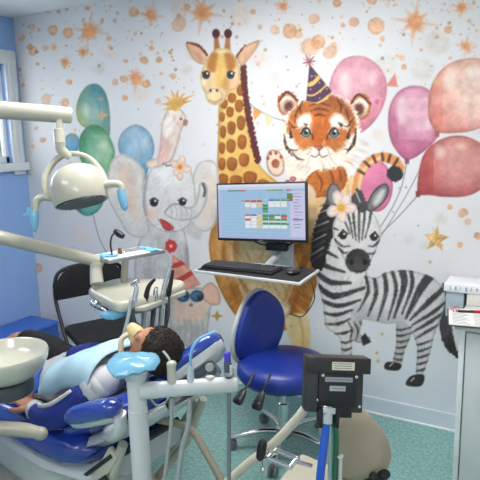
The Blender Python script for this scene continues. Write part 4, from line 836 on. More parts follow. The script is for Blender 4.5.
b = BM(); slab(b, rounded([(2.13, -1.30), (2.18, -1.27), (2.19, -.99), (2.15, -.97)], .02), .9, .92, I4(), .006); hh = obj('holder_bar', b, IVORY, t)
spec = [((134, 302), (136.5, 288), 2.29, CHR, (133, 284)), ((146, 297), (149, 286), 2.33, BLKP, (155, 279)), ((155, 296), (156, 290), 2.36, CHR, (157, 287)), ((163, 294), (166, 280), 2.38, CHR, (171, 265)), ((169, 291), (171, 281), 2.41, BLKP, (173, 270))]
for k, (a, m2, dd, mt, tip) in enumerate(spec):
    b = BM(); tube(b, [P(a[0], a[1]+5, dd), P(*a, dd), P(*m2, dd), P(*tip, dd)], [.009, .012, .0095, .006], 12, sm=4)
    if k == 0: cyl(b, P(132, 285, dd), P(138, 281, dd-.02), .010)
    if k == 3: tube(b, [P(*tip, dd), P(173, 263.5, dd)], .0045, 8)
    h = obj('handpiece', b, mt, t)
    b = BM(); x0 = a[0]
    tube(b, [P(x0, a[1]+3, dd), P(x0-1, 318, dd), P(x0-3-1.2*k, 345, dd+.02), P(x0-6, 352, dd+.08), P(x0-4, 330, dd+.13), P(x0-2, 300, dd+.14)], .0062, 8, sm=6); obj('hose', b, HOSE if k % 2 else mat('dark_hose', (70, 74, 78), .5), h)
b = BM(); tube(b, [P(131, 300, 2.27), P(128, 318, 2.26), P(123, 338, 2.26), P(121, 352, 2.3), P(126, 360, 2.4), P(130, 330, 2.48), P(134, 302, 2.48)], .0078, 10, sm=6); obj('syringe_hose', b, HOSE, t)
# things lying on the tray
t = tag(obj('tray_paper', (lambda b: (slab(b, [(1.935, -1.2), (2.018, -.935), (1.865, -.905), (1.797, -1.165)], 1.0802, 1.0822, I4(), .0004), b)[1])(BM()), PAPER), 'white paper liner spread on the raised instrument tray', 'paper')
for (x, y, rz, w_, h_), lb in (((1.885, -1.155, 25, .085, .05), 'crumpled blue wrapper at the left end of the instrument tray'), ((1.955, -.955, -20, .12, .05), 'blue instrument pouch at the right end of the tray')):
    b = BM(); rnd = random.Random(int(abs(y*100))); n = 9
    vv_ = [[b.verts.new(T(x, y, 1.0832)@RZ(rz)@Vector((w_*(i/(n-1)-.5), h_*(j/(n-1)-.5), rnd.uniform(0.001, .008)))) for j in range(n)] for i in range(n)]
    for i in range(n-1):
        for j in range(n-1): b.faces.new((vv_[i][j], vv_[i+1][j], vv_[i+1][j+1], vv_[i][j+1]))
    o = tag(obj('instrument_wrapper', b, mat('wrapper_blue', (110, 190, 232), .35), angle=180), lb, 'wrapper'); so = o.modifiers.new('s', 'SOLIDIFY'); so.thickness = .001
b = BM(); lathe(b, [(0, 0), (.01, 0), (.011, .012), (.007, .02), (.009, .026), (0, .03)], T(1.895, -1.09, 1.0823)); tag(obj('polish_pot', b, mat('brown_pot', (120, 70, 36), .4)), 'small brown pot on the paper lined tray', 'pot')
b = BM(); tube(b, [(1.9, -1.06, 1.087), (1.93, -1.0, 1.088), (1.95, -.97, 1.09)], [.004, .003, .0015], 8); cyl(b, (1.897, -1.065, 1.087), (1.887, -1.08, 1.0885), .006); tag(obj('dental_probe', b, STL), 'thin steel dental instrument on the paper lined tray', 'dental instrument')
b = BM(); tube(b, [(1.86, -1.06, 1.087), (1.885, -1.0, 1.087), (1.9, -.96, 1.088)], [.0035, .003, .0035], 8); tag(obj('dental_tweezers', b, STL), 'steel tweezers on the far side of the paper lined tray', 'tweezers')

# ------------------------------------------------------------------ dental chair; local a towards the head, b towards the mural
HO_ = Vector((1.83, -1.42, 0)); CA = T(HO_)@RZ(-8)
def C(a, b_, z): return CA@Vector((a, b_, z))
t = thing('dental_chair', 'glossy blue dental chair with white shell, the patient lying on it', 'dental chair', HO_)
def section(w_, top, bot, dip=.03):
    return [(-w_, (top+bot)/2), (-w_*.96, top-.03), (-w_*.85, top-.004), (-w_*.68, top), (-w_*.35, top-dip*.75), (0, top-dip), (w_*.35, top-dip*.75), (w_*.68, top), (w_*.85, top-.004), (w_*.96, top-.03), (w_, (top+bot)/2), (w_*.93, bot+.025), (w_*.75, bot), (0, bot-.01), (-w_*.75, bot), (-w_*.93, bot+.025)]
def loft(bm, st_):       # st_: (a, z of the seat plane, tilt in degrees, half width, top, bottom, dip)
    rr = []
    for a, z, ti, w_, tp, bt, dp in st_:
        ca, sa = math.cos(math.radians(ti)), math.sin(math.radians(ti))
        rr.append([C(a-sa*h, y, z+ca*h) for y, h in section(w_, tp, bt, dp)])
    rings(bm, rr)
b = BM(); loft(b, [(-1.07, .36, -8, .12, .02, -.03, 0), (-1.04, .37, -8, .18, .035, -.05, .01), (-.9, .39, -8, .21, .045, -.055, .02), (-.6, .43, -8, .235, .05, -.06, .03), (-.4, .455, -4, .255, .06, -.06, .03), (-.2, .47, 0, .27, .07, -.06, .035), (0, .475, 2, .28, .075, -.06, .04), (.18, .48, 6, .285, .075, -.065, .04), (.32, .495, 12, .285, .07, -.065, .04), (.42, .52, 16, .27, .05, -.06, .03), (.48, .54, 18, .21, .015, -.035, .01)])
obj('seat_cushion', b, UPH, t, angle=80)
def back(s): return (.28+s*.87, .525+s*.49)               # along the backrest, 27.8 degrees
b = BM(); st_ = []
for s, w_, tp, bt in ((.0, .2, .03, -.02), (.03, .24, .045, -.035), (.12, .25, .055, -.04), (.25, .245, .055, -.04), (.36, .22, .05, -.035), (.44, .17, .04, -.03), (.48, .11, .02, -.02)):
    a, z = back(s); st_.append((a, z, 27.8, w_, tp, bt, .025))
loft(b, st_); obj('backrest_cushion', b, UPH, t, angle=80)
b = BM(); st_ = []
for s, w_, tp, bt in ((.0, .16, -.03, -.06), (.05, .235, -.04, -.09), (.25, .235, -.04, -.095), (.4, .18, -.035, -.08), (.49, .1, -.03, -.055)):
    a, z = back(s); st_.append((a, z, 27.8, w_, tp, bt, 0))
loft(b, st_); obj('backrest_shell', b, WPL, t, angle=60)
HS = [P(170, 380, 2.0), P(221, 343, 2.04)]; hdv = (HS[1]-HS[0]); hn = CA.to_3x3()@Vector((0, 1, 0)); hn = (hn-hdv.normalized()*hn.dot(hdv.normalized())).normalized()
hup = hdv.normalized().cross(hn)
if hup.z < 0: hup = -hup
def HR(u, v_, h): return HS[0]+hdv*u+hn*v_+hup*h
b = BM(); rr = []
for u, wd, th in ((-.08, .05, .006), (-.04, .075, .016), (.1, .095, .026), (.5, .105, .034), (.85, .105, .036), (.98, .085, .028), (1.06, .04, .012)):
    rr.append([HR(u, wd*math.copysign(abs(math.cos(q))**.6, math.cos(q)), .014+th*math.copysign(abs(math.sin(q))**.7, math.sin(q))) for q in [2*math.pi*k/20 for k in range(20)]])
rings(b, rr); obj('headrest', b, UPH, t, angle=80)
b = BM(); rr = []
for u, wd, h0, h1 in ((-.02, .06, -.012, -.02), (.05, .09, -.008, -.03), (.5, .1, -.006, -.036), (.9, .1, -.006, -.034), (1.02, .07, -.004, -.022)):
    rr.append([HR(u, q*wd, h) for q, h in ((-1, h0), (-.7, h0+.01), (.7, h0+.01), (1, h0), (.9, h1), (-.9, h1))])
rings(b, rr); obj('headrest_shell', b, WPL, t, angle=60)
b = BM(); box(b, (.09, .06, .05), frame(HR(.55, 0, -.062), hup, hdv), .01); box(b, (.13, .05, .024), frame(HR(.4, -.02, -.088), hup, hdv), .008); cyl(b, HR(.62, -.09, -.062), HR(.62, .06, -.062), .016); obj('headrest_bracket', b, GRYP, t)
b = BM()
for q in (-.03, .03): tube(b, [HR(.4, q, -.085), HR(.05, q, -.09), C(.62, q, .72)], .008, 8, sm=3)
obj('headrest_slide', b, CHR, t)
b = BM(); q0 = P(199, 370, 1.98); box(b, (.075, .02, .05), frame(q0, hup, hdv), .006); obj('release_handle', b, mat('slate_plastic', (70, 86, 100), .35), t)
# armrests
for sgn in (-1,):
    bb_ = -.325 if sgn < 0 else .30
    b = BM(); sp_ = [(.54, .733), (.59, .755), (.67, .79), (.74, .82)]
    tube(b, [C(.515, bb_, .722)]+[C(a, bb_, z) for a, z in sp_]+[C(.765, bb_, .832)], [.014, .035, .042, .042, .038, .014], 16, sm=4, flat=.76); arm_ = obj('armrest', b, UPH, t, angle=80)
    b = BM(); tube(b, [C(.535, bb_, .715)]+[C(a, bb_, z-.018) for a, z in sp_], [.014, .03, .035, .035, .03], 16, sm=4, flat=.62); obj('armrest_base', b, WPL, arm_)
    b = BM(); tube(b, [C(.76, bb_*.97, .80), C(.74, bb_*.93, .74), C(.66, bb_*.8, .68), C(.56, bb_*.62, .63)], [.022, .024, .03, .035], 14, sm=4, flat=.7); obj('armrest_support', b, WPL, arm_)
b = BM(); loft(b, [(-.55, .43, -6, .14, -.05, -.08, 0), (-.45, .44, -4, .2, -.05, -.10, 0), (-.1, .46, 0, .24, -.05, -.12, 0), (.2, .475, 6, .25, -.05, -.14, 0), (.42, .50, 14, .235, -.04, -.14, 0), (.5, .52, 20, .18, -.03, -.11, 0)]); obj('seat_shell', b, mat('shell_white', (186, 193, 198), .4, coat=.2), t, angle=60)
b = BM(); slab(b, rounded([(-.42, -.15), (.34, -.18), (.34, .18), (-.42, .15)], .05),   .14, .37, CA, .03); obj('lift_housing', b, WPL, t)
b = BM(); slab(b, rounded([(-.5, -.22), (.5, -.24), (.5, .24), (-.5, .22)], .08), 0, .14, CA, .03); obj('base_plate', b, IVORY, t)
for k, y in enumerate((-.2, .2)):
    b = BM(); tube(b, [C(.34, y, .16), C(.52, y, .38), C(.62, y, .60)], .017, 10)
    box(b, (.34, .02, .05), CA@T(.49, y*1.06, .43)@RY(-54), .006); obj('lift_link', b, IVORY, t)

b = BM(); box(b, (.30, .006, .014), CA@T(.47, -.225, .46)@RY(-40), .002); box(b, (.07, .005, .03), CA@T(.53, -.226, .44)@RY(-40), .002); box(b, (.3, .3, .02), CA@T(.44, 0, .40)@RY(-50), .004); obj('bellows', b, RUB, t)

# ------------------------------------------------------------------ the patient
SKIN = mat('skin', (176, 124, 98), .55, sss=.15, var=.05, vscale=14)
def cap(bm, pts, r, seg=14, sm=4):
    tube(bm, [C(*p) for p in pts], r, seg, sm=sm)
    for p, rad in ((pts[0], r[0]), (pts[-1], r[-1])): ellip(bm, C(*p), (rad, rad, rad), u=14, v=10)
b = BM()
cap(b, [(-.02, 0, .60), (.1, 0, .615), (.24, 0, .67), (.37, 0, .735), (.42, 0, .755)], [.09, .088, .094, .09, .06])
for y in (-.055, .055): cap(b, [(0, y, .60), (.12, y, .62), (.26, y*1.3, .68), (.38, y*1.4, .735)], [.082, .08, .085, .07])
cap(b, [(.40, 0, .745), (.46, 0, .785), (.52, 0, .82)], [.05, .042, .045])
# head: face looks up and slightly to the feet
HDC = C(.572, 0, .848); HX = CA@RY(-0)
fd = (CA.to_3x3()@Vector((-.66, -.08, .75))).normalized(); hd_up = (CA.to_3x3()@Vector((.75, 0, .66))).normalized(); hs = fd.cross(hd_up).normalized()
def HD(x, y, z): return HDC+hs*x+fd*y+hd_up*z           # x sideways, y out of the face, z to the crown
def hel(bm, c, rad, u=18, v=12):
    r = bmesh.ops.create_uvsphere(bm, u_segments=u, v_segments=v, radius=1)
    for q in r['verts']: q.co = HD(c[0]+q.co.x*rad[0], c[1]+q.co.y*rad[1], c[2]+q.co.z*rad[2])
hel(b, (0, -.012, .028), (.068, .086, .078)); hel(b, (0, .022, -.02), (.056, .058, .07)); hel(b, (0, .045, -.062), (.03, .028, .028)); hel(b, (0, .066, .022), (.05, .018, .016))
tube(b, [HD(0, .078, .012), HD(0, .094, -.016), HD(0, .096, -.024)], [.008, .012, .011], 10, sm=3); hel(b, (.009, .086, -.026), (.007, .007, .006)); hel(b, (-.009, .086, -.026), (.007, .007, .006))
hel(b, (0, .074, -.042), (.02, .011, .006)); hel(b, (0, .072, -.051), (.018, .011, .006)); hel(b, (.03, .062, -.018), (.02, .018, .018)); hel(b, (-.03, .062, -.018), (.02, .018, .018))
for s in (-1, 1): hel(b, (.028*s, .069, .006), (.0145, .012, .009)); hel(b, (.07*s, -.004, -.004), (.01, .02, .03)); hel(b, (.078*s, -.012, .008), (.006, .014, .018))
cap(b, [(.43, 0, .76), (.48, 0, .80), (.54, 0, .84)], [.045, .042, .05])
# arms: the near one rests on the seat edge, the far one on the belly
def arm_path(s): return ([(.46, -.14, .76), (.40, -.215, .69), (.33, -.255, .635), (.23, -.25, .603), (.15, -.225, .59), (.105, -.21, .585)] if s < 0 else [(.41, .135, .745), (.31, .2, .67), (.20, .19, .66), (.10, .1, .70), (.04, .04, .70)])
AR = [.044, .037, .033, .03, .026, .022]
cap(b, arm_path(-1), AR); cap(b, arm_path(1), AR[:5])
def hand(bm, w0, dirv, nrm, side, k=.86):
    """w0 wrist, dirv towards the fingers, nrm out of the back of the hand"""
    d = Vector(dirv).normalized(); n = Vector(nrm); n = (n-d*n.dot(d)).normalized(); s = d.cross(n)*side
    def H(x, y, z): return w0+(d*x+s*y+n*z)*k
    tube(bm, [H(-.03, 0, 0), H(0, 0, 0), H(.03, 0, .002), H(.07, .0, .0)], [.02*k, .023*k, .032*k, .033*k], 14, sm=3, flat=.45)
    for y, L, sp_ in ((-.028, .052, -.2), (-.0095, .066, -.06), (.0095, .07, .05), (.027, .062, .16)):
        tube(bm, [H(.055, y, 0), H(.075, y+sp_*.01, .004), H(.075+L*.45, y+sp_*.03, .0), H(.075+L*.8, y+sp_*.045, -.009), H(.075+L, y+sp_*.05, -.016)], [.0095*k, .0092*k, .0085*k, .0078*k, .006*k], 10, sm=3)
    tube(bm, [H(.01, .022, -.002), H(.03, .042, -.006), H(.055, .056, -.01), (H(.078, .058, -.014))], [.012*k, .0115*k, .0095*k, .007*k], 10, sm=3)
hw = C(.105, -.21, .585); hand(b, hw, CA.to_3x3()@Vector((-1, .12, .0)), (0, 0, 1), -1, 1.0)
hand(b, C(.04, .04, .69), CA.to_3x3()@Vector((-.6, -1, -.1)), (0, 0, 1), 1)
# legs
for s in (-1, 1):
    cap(b, [(.0, .075*s, .585), (-.2, .09*s, .605), (-.42, .105*s, .63)], [.08, .07, .052]); cap(b, [(-.42, .105*s, .63), (-.55, .12*s, .605), (-.65, .12*s, .56), (-.78, .11*s, .50)], [.053, .05, .043, .032])
    cap(b, [(-.78, .11*s, .50), (-.83, .11*s, .475)], [.033, .034]); cap(b, [(-.83, .11*s, .48), (-.875, .115*s, .55), (-.89, .12*s, .61)], [.034, .032, .024])
person = fused('person', b, SKIN, None, voxel=.0045, smooth=3)
tag(person, 'child in a white and blue jacket and black shorts reclining with eyes closed', 'person')
DB = mat('short_dark_hair', (40, 30, 26), .85, bump=.8, bscale=160, var=.3, vscale=60)
b = BM(); hel(b, (0, -.018, .034), (.078, .093, .083), 28, 20)
for v_ in list(b.verts):
    pass
geo = b.verts[:]+b.edges[:]+b.faces[:]
bmesh.ops.bisect_plane(b, geom=geo, plane_co=HD(0, -.012, .0), plane_no=(fd*.76-hd_up*.65), clear_outer=True)
geo = b.verts[:]+b.edges[:]+b.faces[:]
bmesh.ops.bisect_plane(b, geom=geo, plane_co=HD(0, -.02, -.05), plane_no=(-hd_up*.9+fd*.3), clear_outer=True)
bmesh.ops.holes_fill(b, edges=b.edges[:], sides=200)
rnd = random.Random(2)
for i in range(900):
    th = rnd.uniform(0, 6.28); ph = rnd.uniform(-.6, 1.5); x = .078*math.cos(ph)*math.cos(th); y = -.018+.093*math.cos(ph)*math.sin(th); z = .034+.083*math.sin(ph)
    if .76*(y+.012)-.65*z > 0 or -.9*(z+.05)+.3*(y+.02) > 0: continue
    p = HD(x, y, z); n_ = (p-HD(0, -.018, .034)).normalized(); tg = n_.cross(Vector((rnd.uniform(-1, 1), rnd.uniform(-1, 1), rnd.uniform(-1, 1)))).normalized()
    tube(b, [p-n_*.004, p+n_*.002+tg*.004, p+n_*.001+tg*.011], [.0022, .002, .0006], 4)
obj('hair', b, DB, person, angle=60)
for s in (-1, 1):
    b = BM(); tube(b, [HD(.028*s+q, .0815-abs(q)*.25, .003-.004*(1-(q/.013)**2)) for q in (-.013, -.006, 0, .006, .013)], .0012, 6); obj('eyelash', b, mat('lash', (30, 22, 20), .8), person)
    b = BM(); tube(b, [HD(.03*s+q, .083-abs(q)*.35, .027+.004*(1-(q/.018)**2)) for q in (-.018, -.008, 0, .008, .018)], .0022, 6, flat=.6); obj('eyebrow', b, DB, person)
# jacket
JW = mat('jacket_white', (198, 199, 204), .85, bump=.35, bscale=40); JB = mat('jacket_blue', (24, 42, 128), .7, bump=.3, bscale=45)
b = BM()
cap(b, [(-.0, 0, .605), (.1, 0, .62), (.24, 0, .675), (.37, 0, .735), (.415, 0, .755)], [.094, .094, .098, .094, .07])
for y in (-.055, .055): cap(b, [(.0, y*1.1, .605), (.12, y*1.1, .625), (.26, y*1.35, .685), (.39, y*1.45, .735)], [.088, .086, .09, .078])
for q in ((-.05, -.07), (-.05, .07)): cap(b, [(-.045, q[1], .60), (0, q[1], .605)], [.088, .094], sm=0)
jk = fused('jacket', b, JW, person, voxel=.006, smooth=4, label='white zipped jacket')
for s in (-1, 1):
    pth = arm_path(s); 
    b = BM(); n_ = 3 if s > 0 else 3
    cap(b, [pth[0], tuple(Vector(pth[0])*.7+Vector(pth[1])*.3)], [.058, .058], sm=0); obj('shoulder_sleeve', b, JW, person, angle=180)
    b = BM(); cap(b, ([tuple(Vector(pth[0])*.6+Vector(pth[1])*.4), pth[2], pth[3], pth[4]] if s < 0 else pth[1:5]), ([.05, .047, .042, .035] if s < 0 else [.052, .05, .047, .036])); obj('forearm_sleeve', b, JB, person, angle=180, label='royal blue lower sleeve')
    if s < 0:
        b = BM(); tube(b, [C(*p) for p in ((.40, -.235, .742), (.33, -.268, .688), (.25, -.262, .653), (.19, -.235, .633))], [.006, .009, .009, .008], 10, sm=5); obj('sleeve_stripe', b, JW, person, angle=180, label='white sleeve stripe')
        b = BM(); tube(b, [C(.175, -.234, .594), C(.158, -.228, .592), C(.13, -.218, .588), C(.118, -.214, .586)], [.037, .04, .036, .03], 16, sm=2); obj('cuff', b, JW, person, angle=180)
b = BM()
for k, (x0, w_) in enumerate(((-.06, 0), (-.02, 1), (.02, 2))): tube(b, [C(x0+.045, -.168, .61+.002*k), C(x0+.02, -.15, .665), C(x0, -.11, .694)], [.012, .014, .01], 8, sm=3, flat=.6)
obj('hem_stripe', b, mat('stripe_blue', (52, 98, 200), .7), person, angle=180, label='blue striped jacket hem')
b = BM(); tube(b, [C(.14, -.155, .685), C(.125, -.145, .698), C(.10, -.14, .69)], [.01, .02, .012], 8, sm=3, flat=.5); obj('chest_logo', b, mat('badge_dark', (28, 32, 44), .7), person, angle=180)
SHB = mat('shorts_black', (20, 20, 24), .85, bump=.4, bscale=30)
b = BM()
for s in (-1, 1): cap(b, [(-.0, .07*s, .595), (-.15, .09*s, .605), (-.3, .105*s, .622), (-.42, .105*s, .63)], [.092, .09, .08, .07])
fused('shorts', b, SHB, person, voxel=.007, smooth=4, label='loose black shorts')
# nose mask with its hood
t = thing('nasal_mask', 'yellowish nose mask on the face of the reclining child', 'gas mask', HD(0, .1, -.02))
b = BM(); rr = []
for y, sx_, sz in ((.074, .031, .034), (.09, .032, .034), (.108, .027, .03), (.124, .02, .022), (.134, .012, .013), (.136, .002, .002)):
    rr.append([HD(sx_*math.cos(q), y, -.024+sz*math.sin(q)) for q in [2*math.pi*k/20 for k in range(20)]])
rings(b, rr); MK = mat('mask_yellow', (206, 186, 132), .4, coat=.2); obj('mask_cup', b, MK, t, angle=60)
b = BM(); tube(b, [HD(.024, .105, -.03), HD(.05, .1, -.05), HD(.066, .05, -.085), HD(.07, .03, -.13)], .010, 10, sm=5); tube(b, [HD(-.024, .105, -.03), HD(-.05, .1, -.05), HD(-.066, .05, -.085), HD(-.06, .03, -.13)], .010, 10, sm=5); obj('mask_tube', b, mat('mask_tube', (214, 196, 170), .4), t)
b = BM(); ellip(b, HD(.0, .125, -.045), (.011, .011, .009)); obj('mask_valve', b, mat('valve_green', (96, 124, 60), .4), t)
# bib lying over the chest
BIB = mat('bib_blue', (172, 206, 222), .75, bump=.25, bscale=18, var=.04)
b = BM(); n = 21; m3 = 17; vv_ = []
def belly(a): return float(np.interp(a, [-.05, .1, .24, .37, .44], [.708, .728, .806, .872, .875]))
for i in range(n):
    row = []
    for j in range(m3):
        a = .15+.31*i/(n-1); sl_ = -.275+.42*j/(m3-1); z0 = float(np.interp(a, [0, .1, .24, .37, .41, .46], [.605, .62, .675, .735, .745, .735]))+.116
        th_ = max(0, abs(sl_)-.1)/.112; y = math.copysign(min(abs(sl_), .1)+.112*math.sin(th_), sl_); dz = -.112*(1-math.cos(th_)); row.append(b.verts.new(C(a+.02*math.sin(y*30)*.3, y, z0+dz+.004*math.sin(a*40+y*25))))
    vv_.append(row)
for i in range(n-1):
    for j in range(m3-1): b.faces.new((vv_[i][j], vv_[i+1][j], vv_[i+1][j+1], vv_[i][j+1]))
o = tag(obj('dental_bib', b, BIB, angle=180), 'pale blue paper bib spread over the chest of the child', 'bib'); so = o.modifiers.new('s', 'SOLIDIFY'); so.thickness = .0015

# ------------------------------------------------------------------ assistant stand in front of the headrest
PB = P(135.5, 372, 1.6); PB = Vector((PB.x, PB.y, 0)); t = thing('instrument_stand', 'white suction stand post with a horizontal instrument holder in the foreground', 'instrument stand', PB)
b = BM(); cyl(b, PB+Vector((0, 0, .0)), PB+Vector((0, 0, .83)), .0285, 28); cyl(b, PB+Vector((0, 0, .8)), PB+Vector((0, 0, .93)), .027, 28); obj('column', b, WPL, t)
b = BM(); lathe(b, [(0, 0), (.15, 0), (.15, .015), (.06, .04), (0, .04)], T(PB)); obj('foot', b, WPL, t)
b = BM(); lathe(b, [(0, .92), (.03, .92), (.037, .945), (.055, .962), (.06, .968), (0, .969)], T(PB)); obj('column_top', b, WPL, t)
a = P(140, 391, 1.6); e = P(238, 384, 1.63); dv = (e-a).normalized()
b = BM(); tube(b, [a, e-dv*.012, e-dv*.003, e], [.0235, .023, .02, .012], 24); cyl(b, a+dv*.0, a+dv*.055, .0245); obj('holder_arm', b, WPL, t, angle=50)
b = BM(); rnd = random.Random(8); rr = []
tc_ = P(132, 365, 1.58)
for rad, dz in ((.002, .012), (.03, .013), (.055, .01), (.07, .004), (.076, -.006), (.07, -.014), (.05, -.018)):
    rr.append([Vector((PB.x, PB.y, .975))-RR*.004+Vector((math.cos(q)*rad*1.0, math.sin(q)*rad, dz+(rnd.uniform(-.004, .004) if rad > .01 else 0)-(.012*max(0, math.cos(q*2.5+1)) if rad > .05 else 0))) for q in [2*math.pi*k/28 for k in range(28)]])
rings(b, rr); tag(obj('barrier_film', b, FILM, angle=60), 'blue plastic film wrapped over the top of the white stand post', 'plastic film')
def hold(px, py, d_): return P(px, py, d_)
sv = thing('saliva_ejector', 'short white suction tip in its valve on the holder arm', 'suction tip', P(172, 385, 1.6))
b = BM(); tube(b, [P(172, 385, 1.605), P(171.5, 372, 1.605), P(171.5, 364, 1.605)], [.0135, .0125, .014], 14); ellip(b, P(171.5, 364, 1.605), (.015, .015, .01)); obj('valve_body', b, GRYP if 0 else IVORY, sv)
b = BM(); tube(b, [P(171, 363, 1.605), P(168, 357, 1.605), P(163, 351, 1.605)], .0034, 8, sm=4); obj('tip', b, WPL, sv)
b = BM(); tube(b, [P(172, 398, 1.605), P(170.5, 430, 1.61), P(164, 482, 1.62), P(158, 540, 1.62)], .0052, 8, sm=6); obj('hose', b, HOSE, sv)
sv = thing('suction_tube', 'pale blue bent suction tube standing in the holder arm', 'suction tube', P(190, 383, 1.6))
b = BM(); tube(b, [P(190.5, 385, 1.61), P(190.5, 372, 1.61), P(191, 366, 1.61)], [.011, .0105, .007], 12); obj('valve_body', b, mat('clear_grey', (176, 190, 200), .2, coat=.5), sv)
b = BM(); tube(b, [P(191, 370, 1.61), P(190.5, 358, 1.61), P(193, 347, 1.61), P(200, 338.5, 1.61), P(212, 333, 1.61), P(215, 332, 1.61)], .0044, 10, sm=6); obj('tip', b, mat('suction_blue', (122, 176, 228), .3, coat=.4), sv)
b = BM(); tube(b, [P(190, 398, 1.61), P(188, 425, 1.61), P(181, 455, 1.62), P(173, 520, 1.62)], .0075, 10, sm=6); obj('hose', b, HOSE, sv)
sv = thing('air_water_syringe', 'steel syringe body with a purple cap at the end of the holder arm', 'syringe', P(229, 383, 1.62))
b = BM(); tube(b, [P(228.5, 384, 1.625), P(228.5, 376, 1.625), P(228, 368, 1.625), P(227.5, 362, 1.625)], [.012, .0105, .0125, .011], 14); obj('syringe_body', b, DGRY, sv)
b = BM(); cyl(b, P(227.5, 363, 1.625), P(227.3, 353, 1.625), .010); ellip(b, P(227.3, 353.5, 1.625), (.0085, .0085, .007)); obj('cap', b, mat('purple_cap', (64, 52, 190), .25, coat=.5), sv)
b = BM(); box(b, (.008, .004, .03), T(P(231, 370, 1.61)), .001); obj('button', b, WPL, sv)
b = BM(); cyl(b, P(229, 376, 1.625), P(229, 372, 1.625), .015); obj('collar', b, STL, sv)
b = BM(); tube(b, [P(229, 392, 1.628), P(229, 440, 1.63), P(229, 500, 1.63), P(232, 560, 1.63)], .0065, 10, sm=4); obj('hose', b, mat('hose_slate', (106, 120, 128), .5), sv)
b = BM(); cyl(b, P(210, 381, 1.62), P(210, 376, 1.62), .013); tag(obj('holder_socket', b, WPL), 'empty white socket on the holder arm left of the purple cap', 'holder')

# ------------------------------------------------------------------ nitrous oxide machine
t = thing('gas_cart', 'beige wheeled gas cart with flowmeter post in the right foreground', 'gas cart', (3.02, -1.45, 0))
BE = mat('beige_enamel', (186, 182, 166), .35, coat=.3)
c0, c1, c2 = Q(272, 488, 2, .5), Q(302, 453, 2, .5), Q(350, 474, 2, .5); c3 = c0+(c2-c1)*.9
ex = (c2-c1).normalized(); ey = (c0-c1).normalized()
cart = [c1, c2, c2+ey*.24, c1+ey*.24]
b = BM(); slab(b, rounded([(p.x, p.y) for p in cart], .008), .08, .5, I4(), .006); obj('cart_body', b, BE, t, angle=40)
for p in cart:
    q = p+(sum(cart, Vector())/4-p)*.2; b = BM(); ellip(b, Vector((q.x, q.y, .035)), (.035, .014, .035)); cyl(b, Vector((q.x, q.y, .04)), Vector((q.x, q.y, .085)), .01); obj('caster', b, RUB, t)
PC = P(332, 405, 1.62)
b = BM(); cyl(b, (PC.x, PC.y, .45), (PC.x, PC.y, .86), .012); obj('post', b, CHR, t)
BXM = Matrix.Identity(4); fwn = (-FF+RR*.10+UU*.05).normalized()
xax = (RR*1.0-UU*.05); xax = (xax-fwn*xax.dot(fwn)).normalized(); yax = fwn.cross(xax); oc = P(337, 386, 1.58)
BXM = Matrix(((xax.x, yax.x, fwn.x, oc.x), (xax.y, yax.y, fwn.y, oc.y), (xax.z, yax.z, fwn.z, oc.z), (0, 0, 0, 1)))
u = 1.58/FPX
def bx(bm, x0, x1, y0, y1, z0, z1, bev=.002): box(bm, ((x1-x0)*u, (y1-y0)*u, z1-z0), BXM@T((x0+x1)/2*u, (y0+y1)/2*u, (z0+z1)/2), bev)
t = thing('gas_flowmeter', 'black flowmeter box seen from behind with pale labels on the right foreground post', 'flowmeter', oc)
b = BM(); bx(b, -31, 28, -27, 28, -.06, -.006, .005); obj('meter_case', b, mat('case_dark', (52, 52, 52), .45), t)
b = BM(); bx(b, -32, 33, 13, 28.5, -.055, .012, .003); obj('top_housing', b, mat('case_charcoal', (40, 38, 38), .4), t)
b = BM(); bx(b, -19, 19, -20, 13, -.01, .006, .002); bx(b, -17, 16, -31, -18, -.02, .004, .002); obj('back_plate', b, BLKP, t)
lbl = mat('label_cream', (222, 216, 196), .6); prn = mat('label_print', (120, 118, 112), .7)
b = BM(); bx(b, -7, 16, 16.5, 24.5, .0121, .0131, 0); l1 = obj('label_plate', b, lbl, t, smooth=False)
b = BM(); rnd = random.Random(1)
for r in range(3):
    x = -5.5
    while x < 13: wd = rnd.uniform(.8, 2.2); bx(b, x, x+wd, 18+2.2*r, 18.9+2.2*r, .0131, .0134, 0); x += wd+.6
obj('label_text', b, prn, l1, smooth=False)
b = BM(); bx(b, -13, 15, 4.5, 9, .006, .008, 0); l2 = obj('label_plate', b, mat('label_silver', (150, 154, 160), .4), t, smooth=False)
b = BM(); bx(b, -8, 8, -4.5, 0.5, .006, .008, 0); l3 = obj('label_plate', b, mat('label_blue_grey', (168, 176, 186), .5), t, smooth=False)
for r, (xa, xb) in ((0, (-11, 13)), (1, (-6, 6))):
    b = BM(); x = xa
    while x < xb: wd = rnd.uniform(.6, 1.8); bx(b, x, x+wd, (6.3 if r == 0 else -2.4), (7.3 if r == 0 else -1.6), .008, .0083, 0); x += wd+.5
    obj('label_text', b, prn, (l2, l3)[r], smooth=False)
for x, y, z in ((-16, 11, .012), (18, 10.5, .012), (-19, -14, .0), (24, -20, -.004)):
    b = BM(); c_ = BXM@Vector((x*u, y*u, z-.006)); cyl(b, c_, c_+fwn*.01, .0045); obj('screw', b, CHR, t)
b = BM(); cyl(b, BXM@Vector((-10*u, -18*u, .014)), BXM@Vector((-10*u, -36*u, .014)), .0165); tube(b, [BXM@Vector((-10*u, -20*u, .014)), BXM@Vector((-10*u, -27*u, .014))], [.0125, .0125], 14); bx(b, -16, -3, -26, -19, .006, .03, .004); obj('hose_fitting', b, CHR, t)
b = BM(); bx(b, -19, -14, -40, -22, -.01, .02, .002); bx(b, -2, 2, -40, -22, -.01, .02, .002); obj('fitting_clamp', b, BLKP, t)
h0 = BXM@Vector((-11*u, -34*u, .014))
b = BM(); tube(b, [h0, P(325, 434, 1.56), P(321, 470, 1.55), P(315, 530, 1.56), P(312, 570, 1.62)], .0118, 14, sm=6)
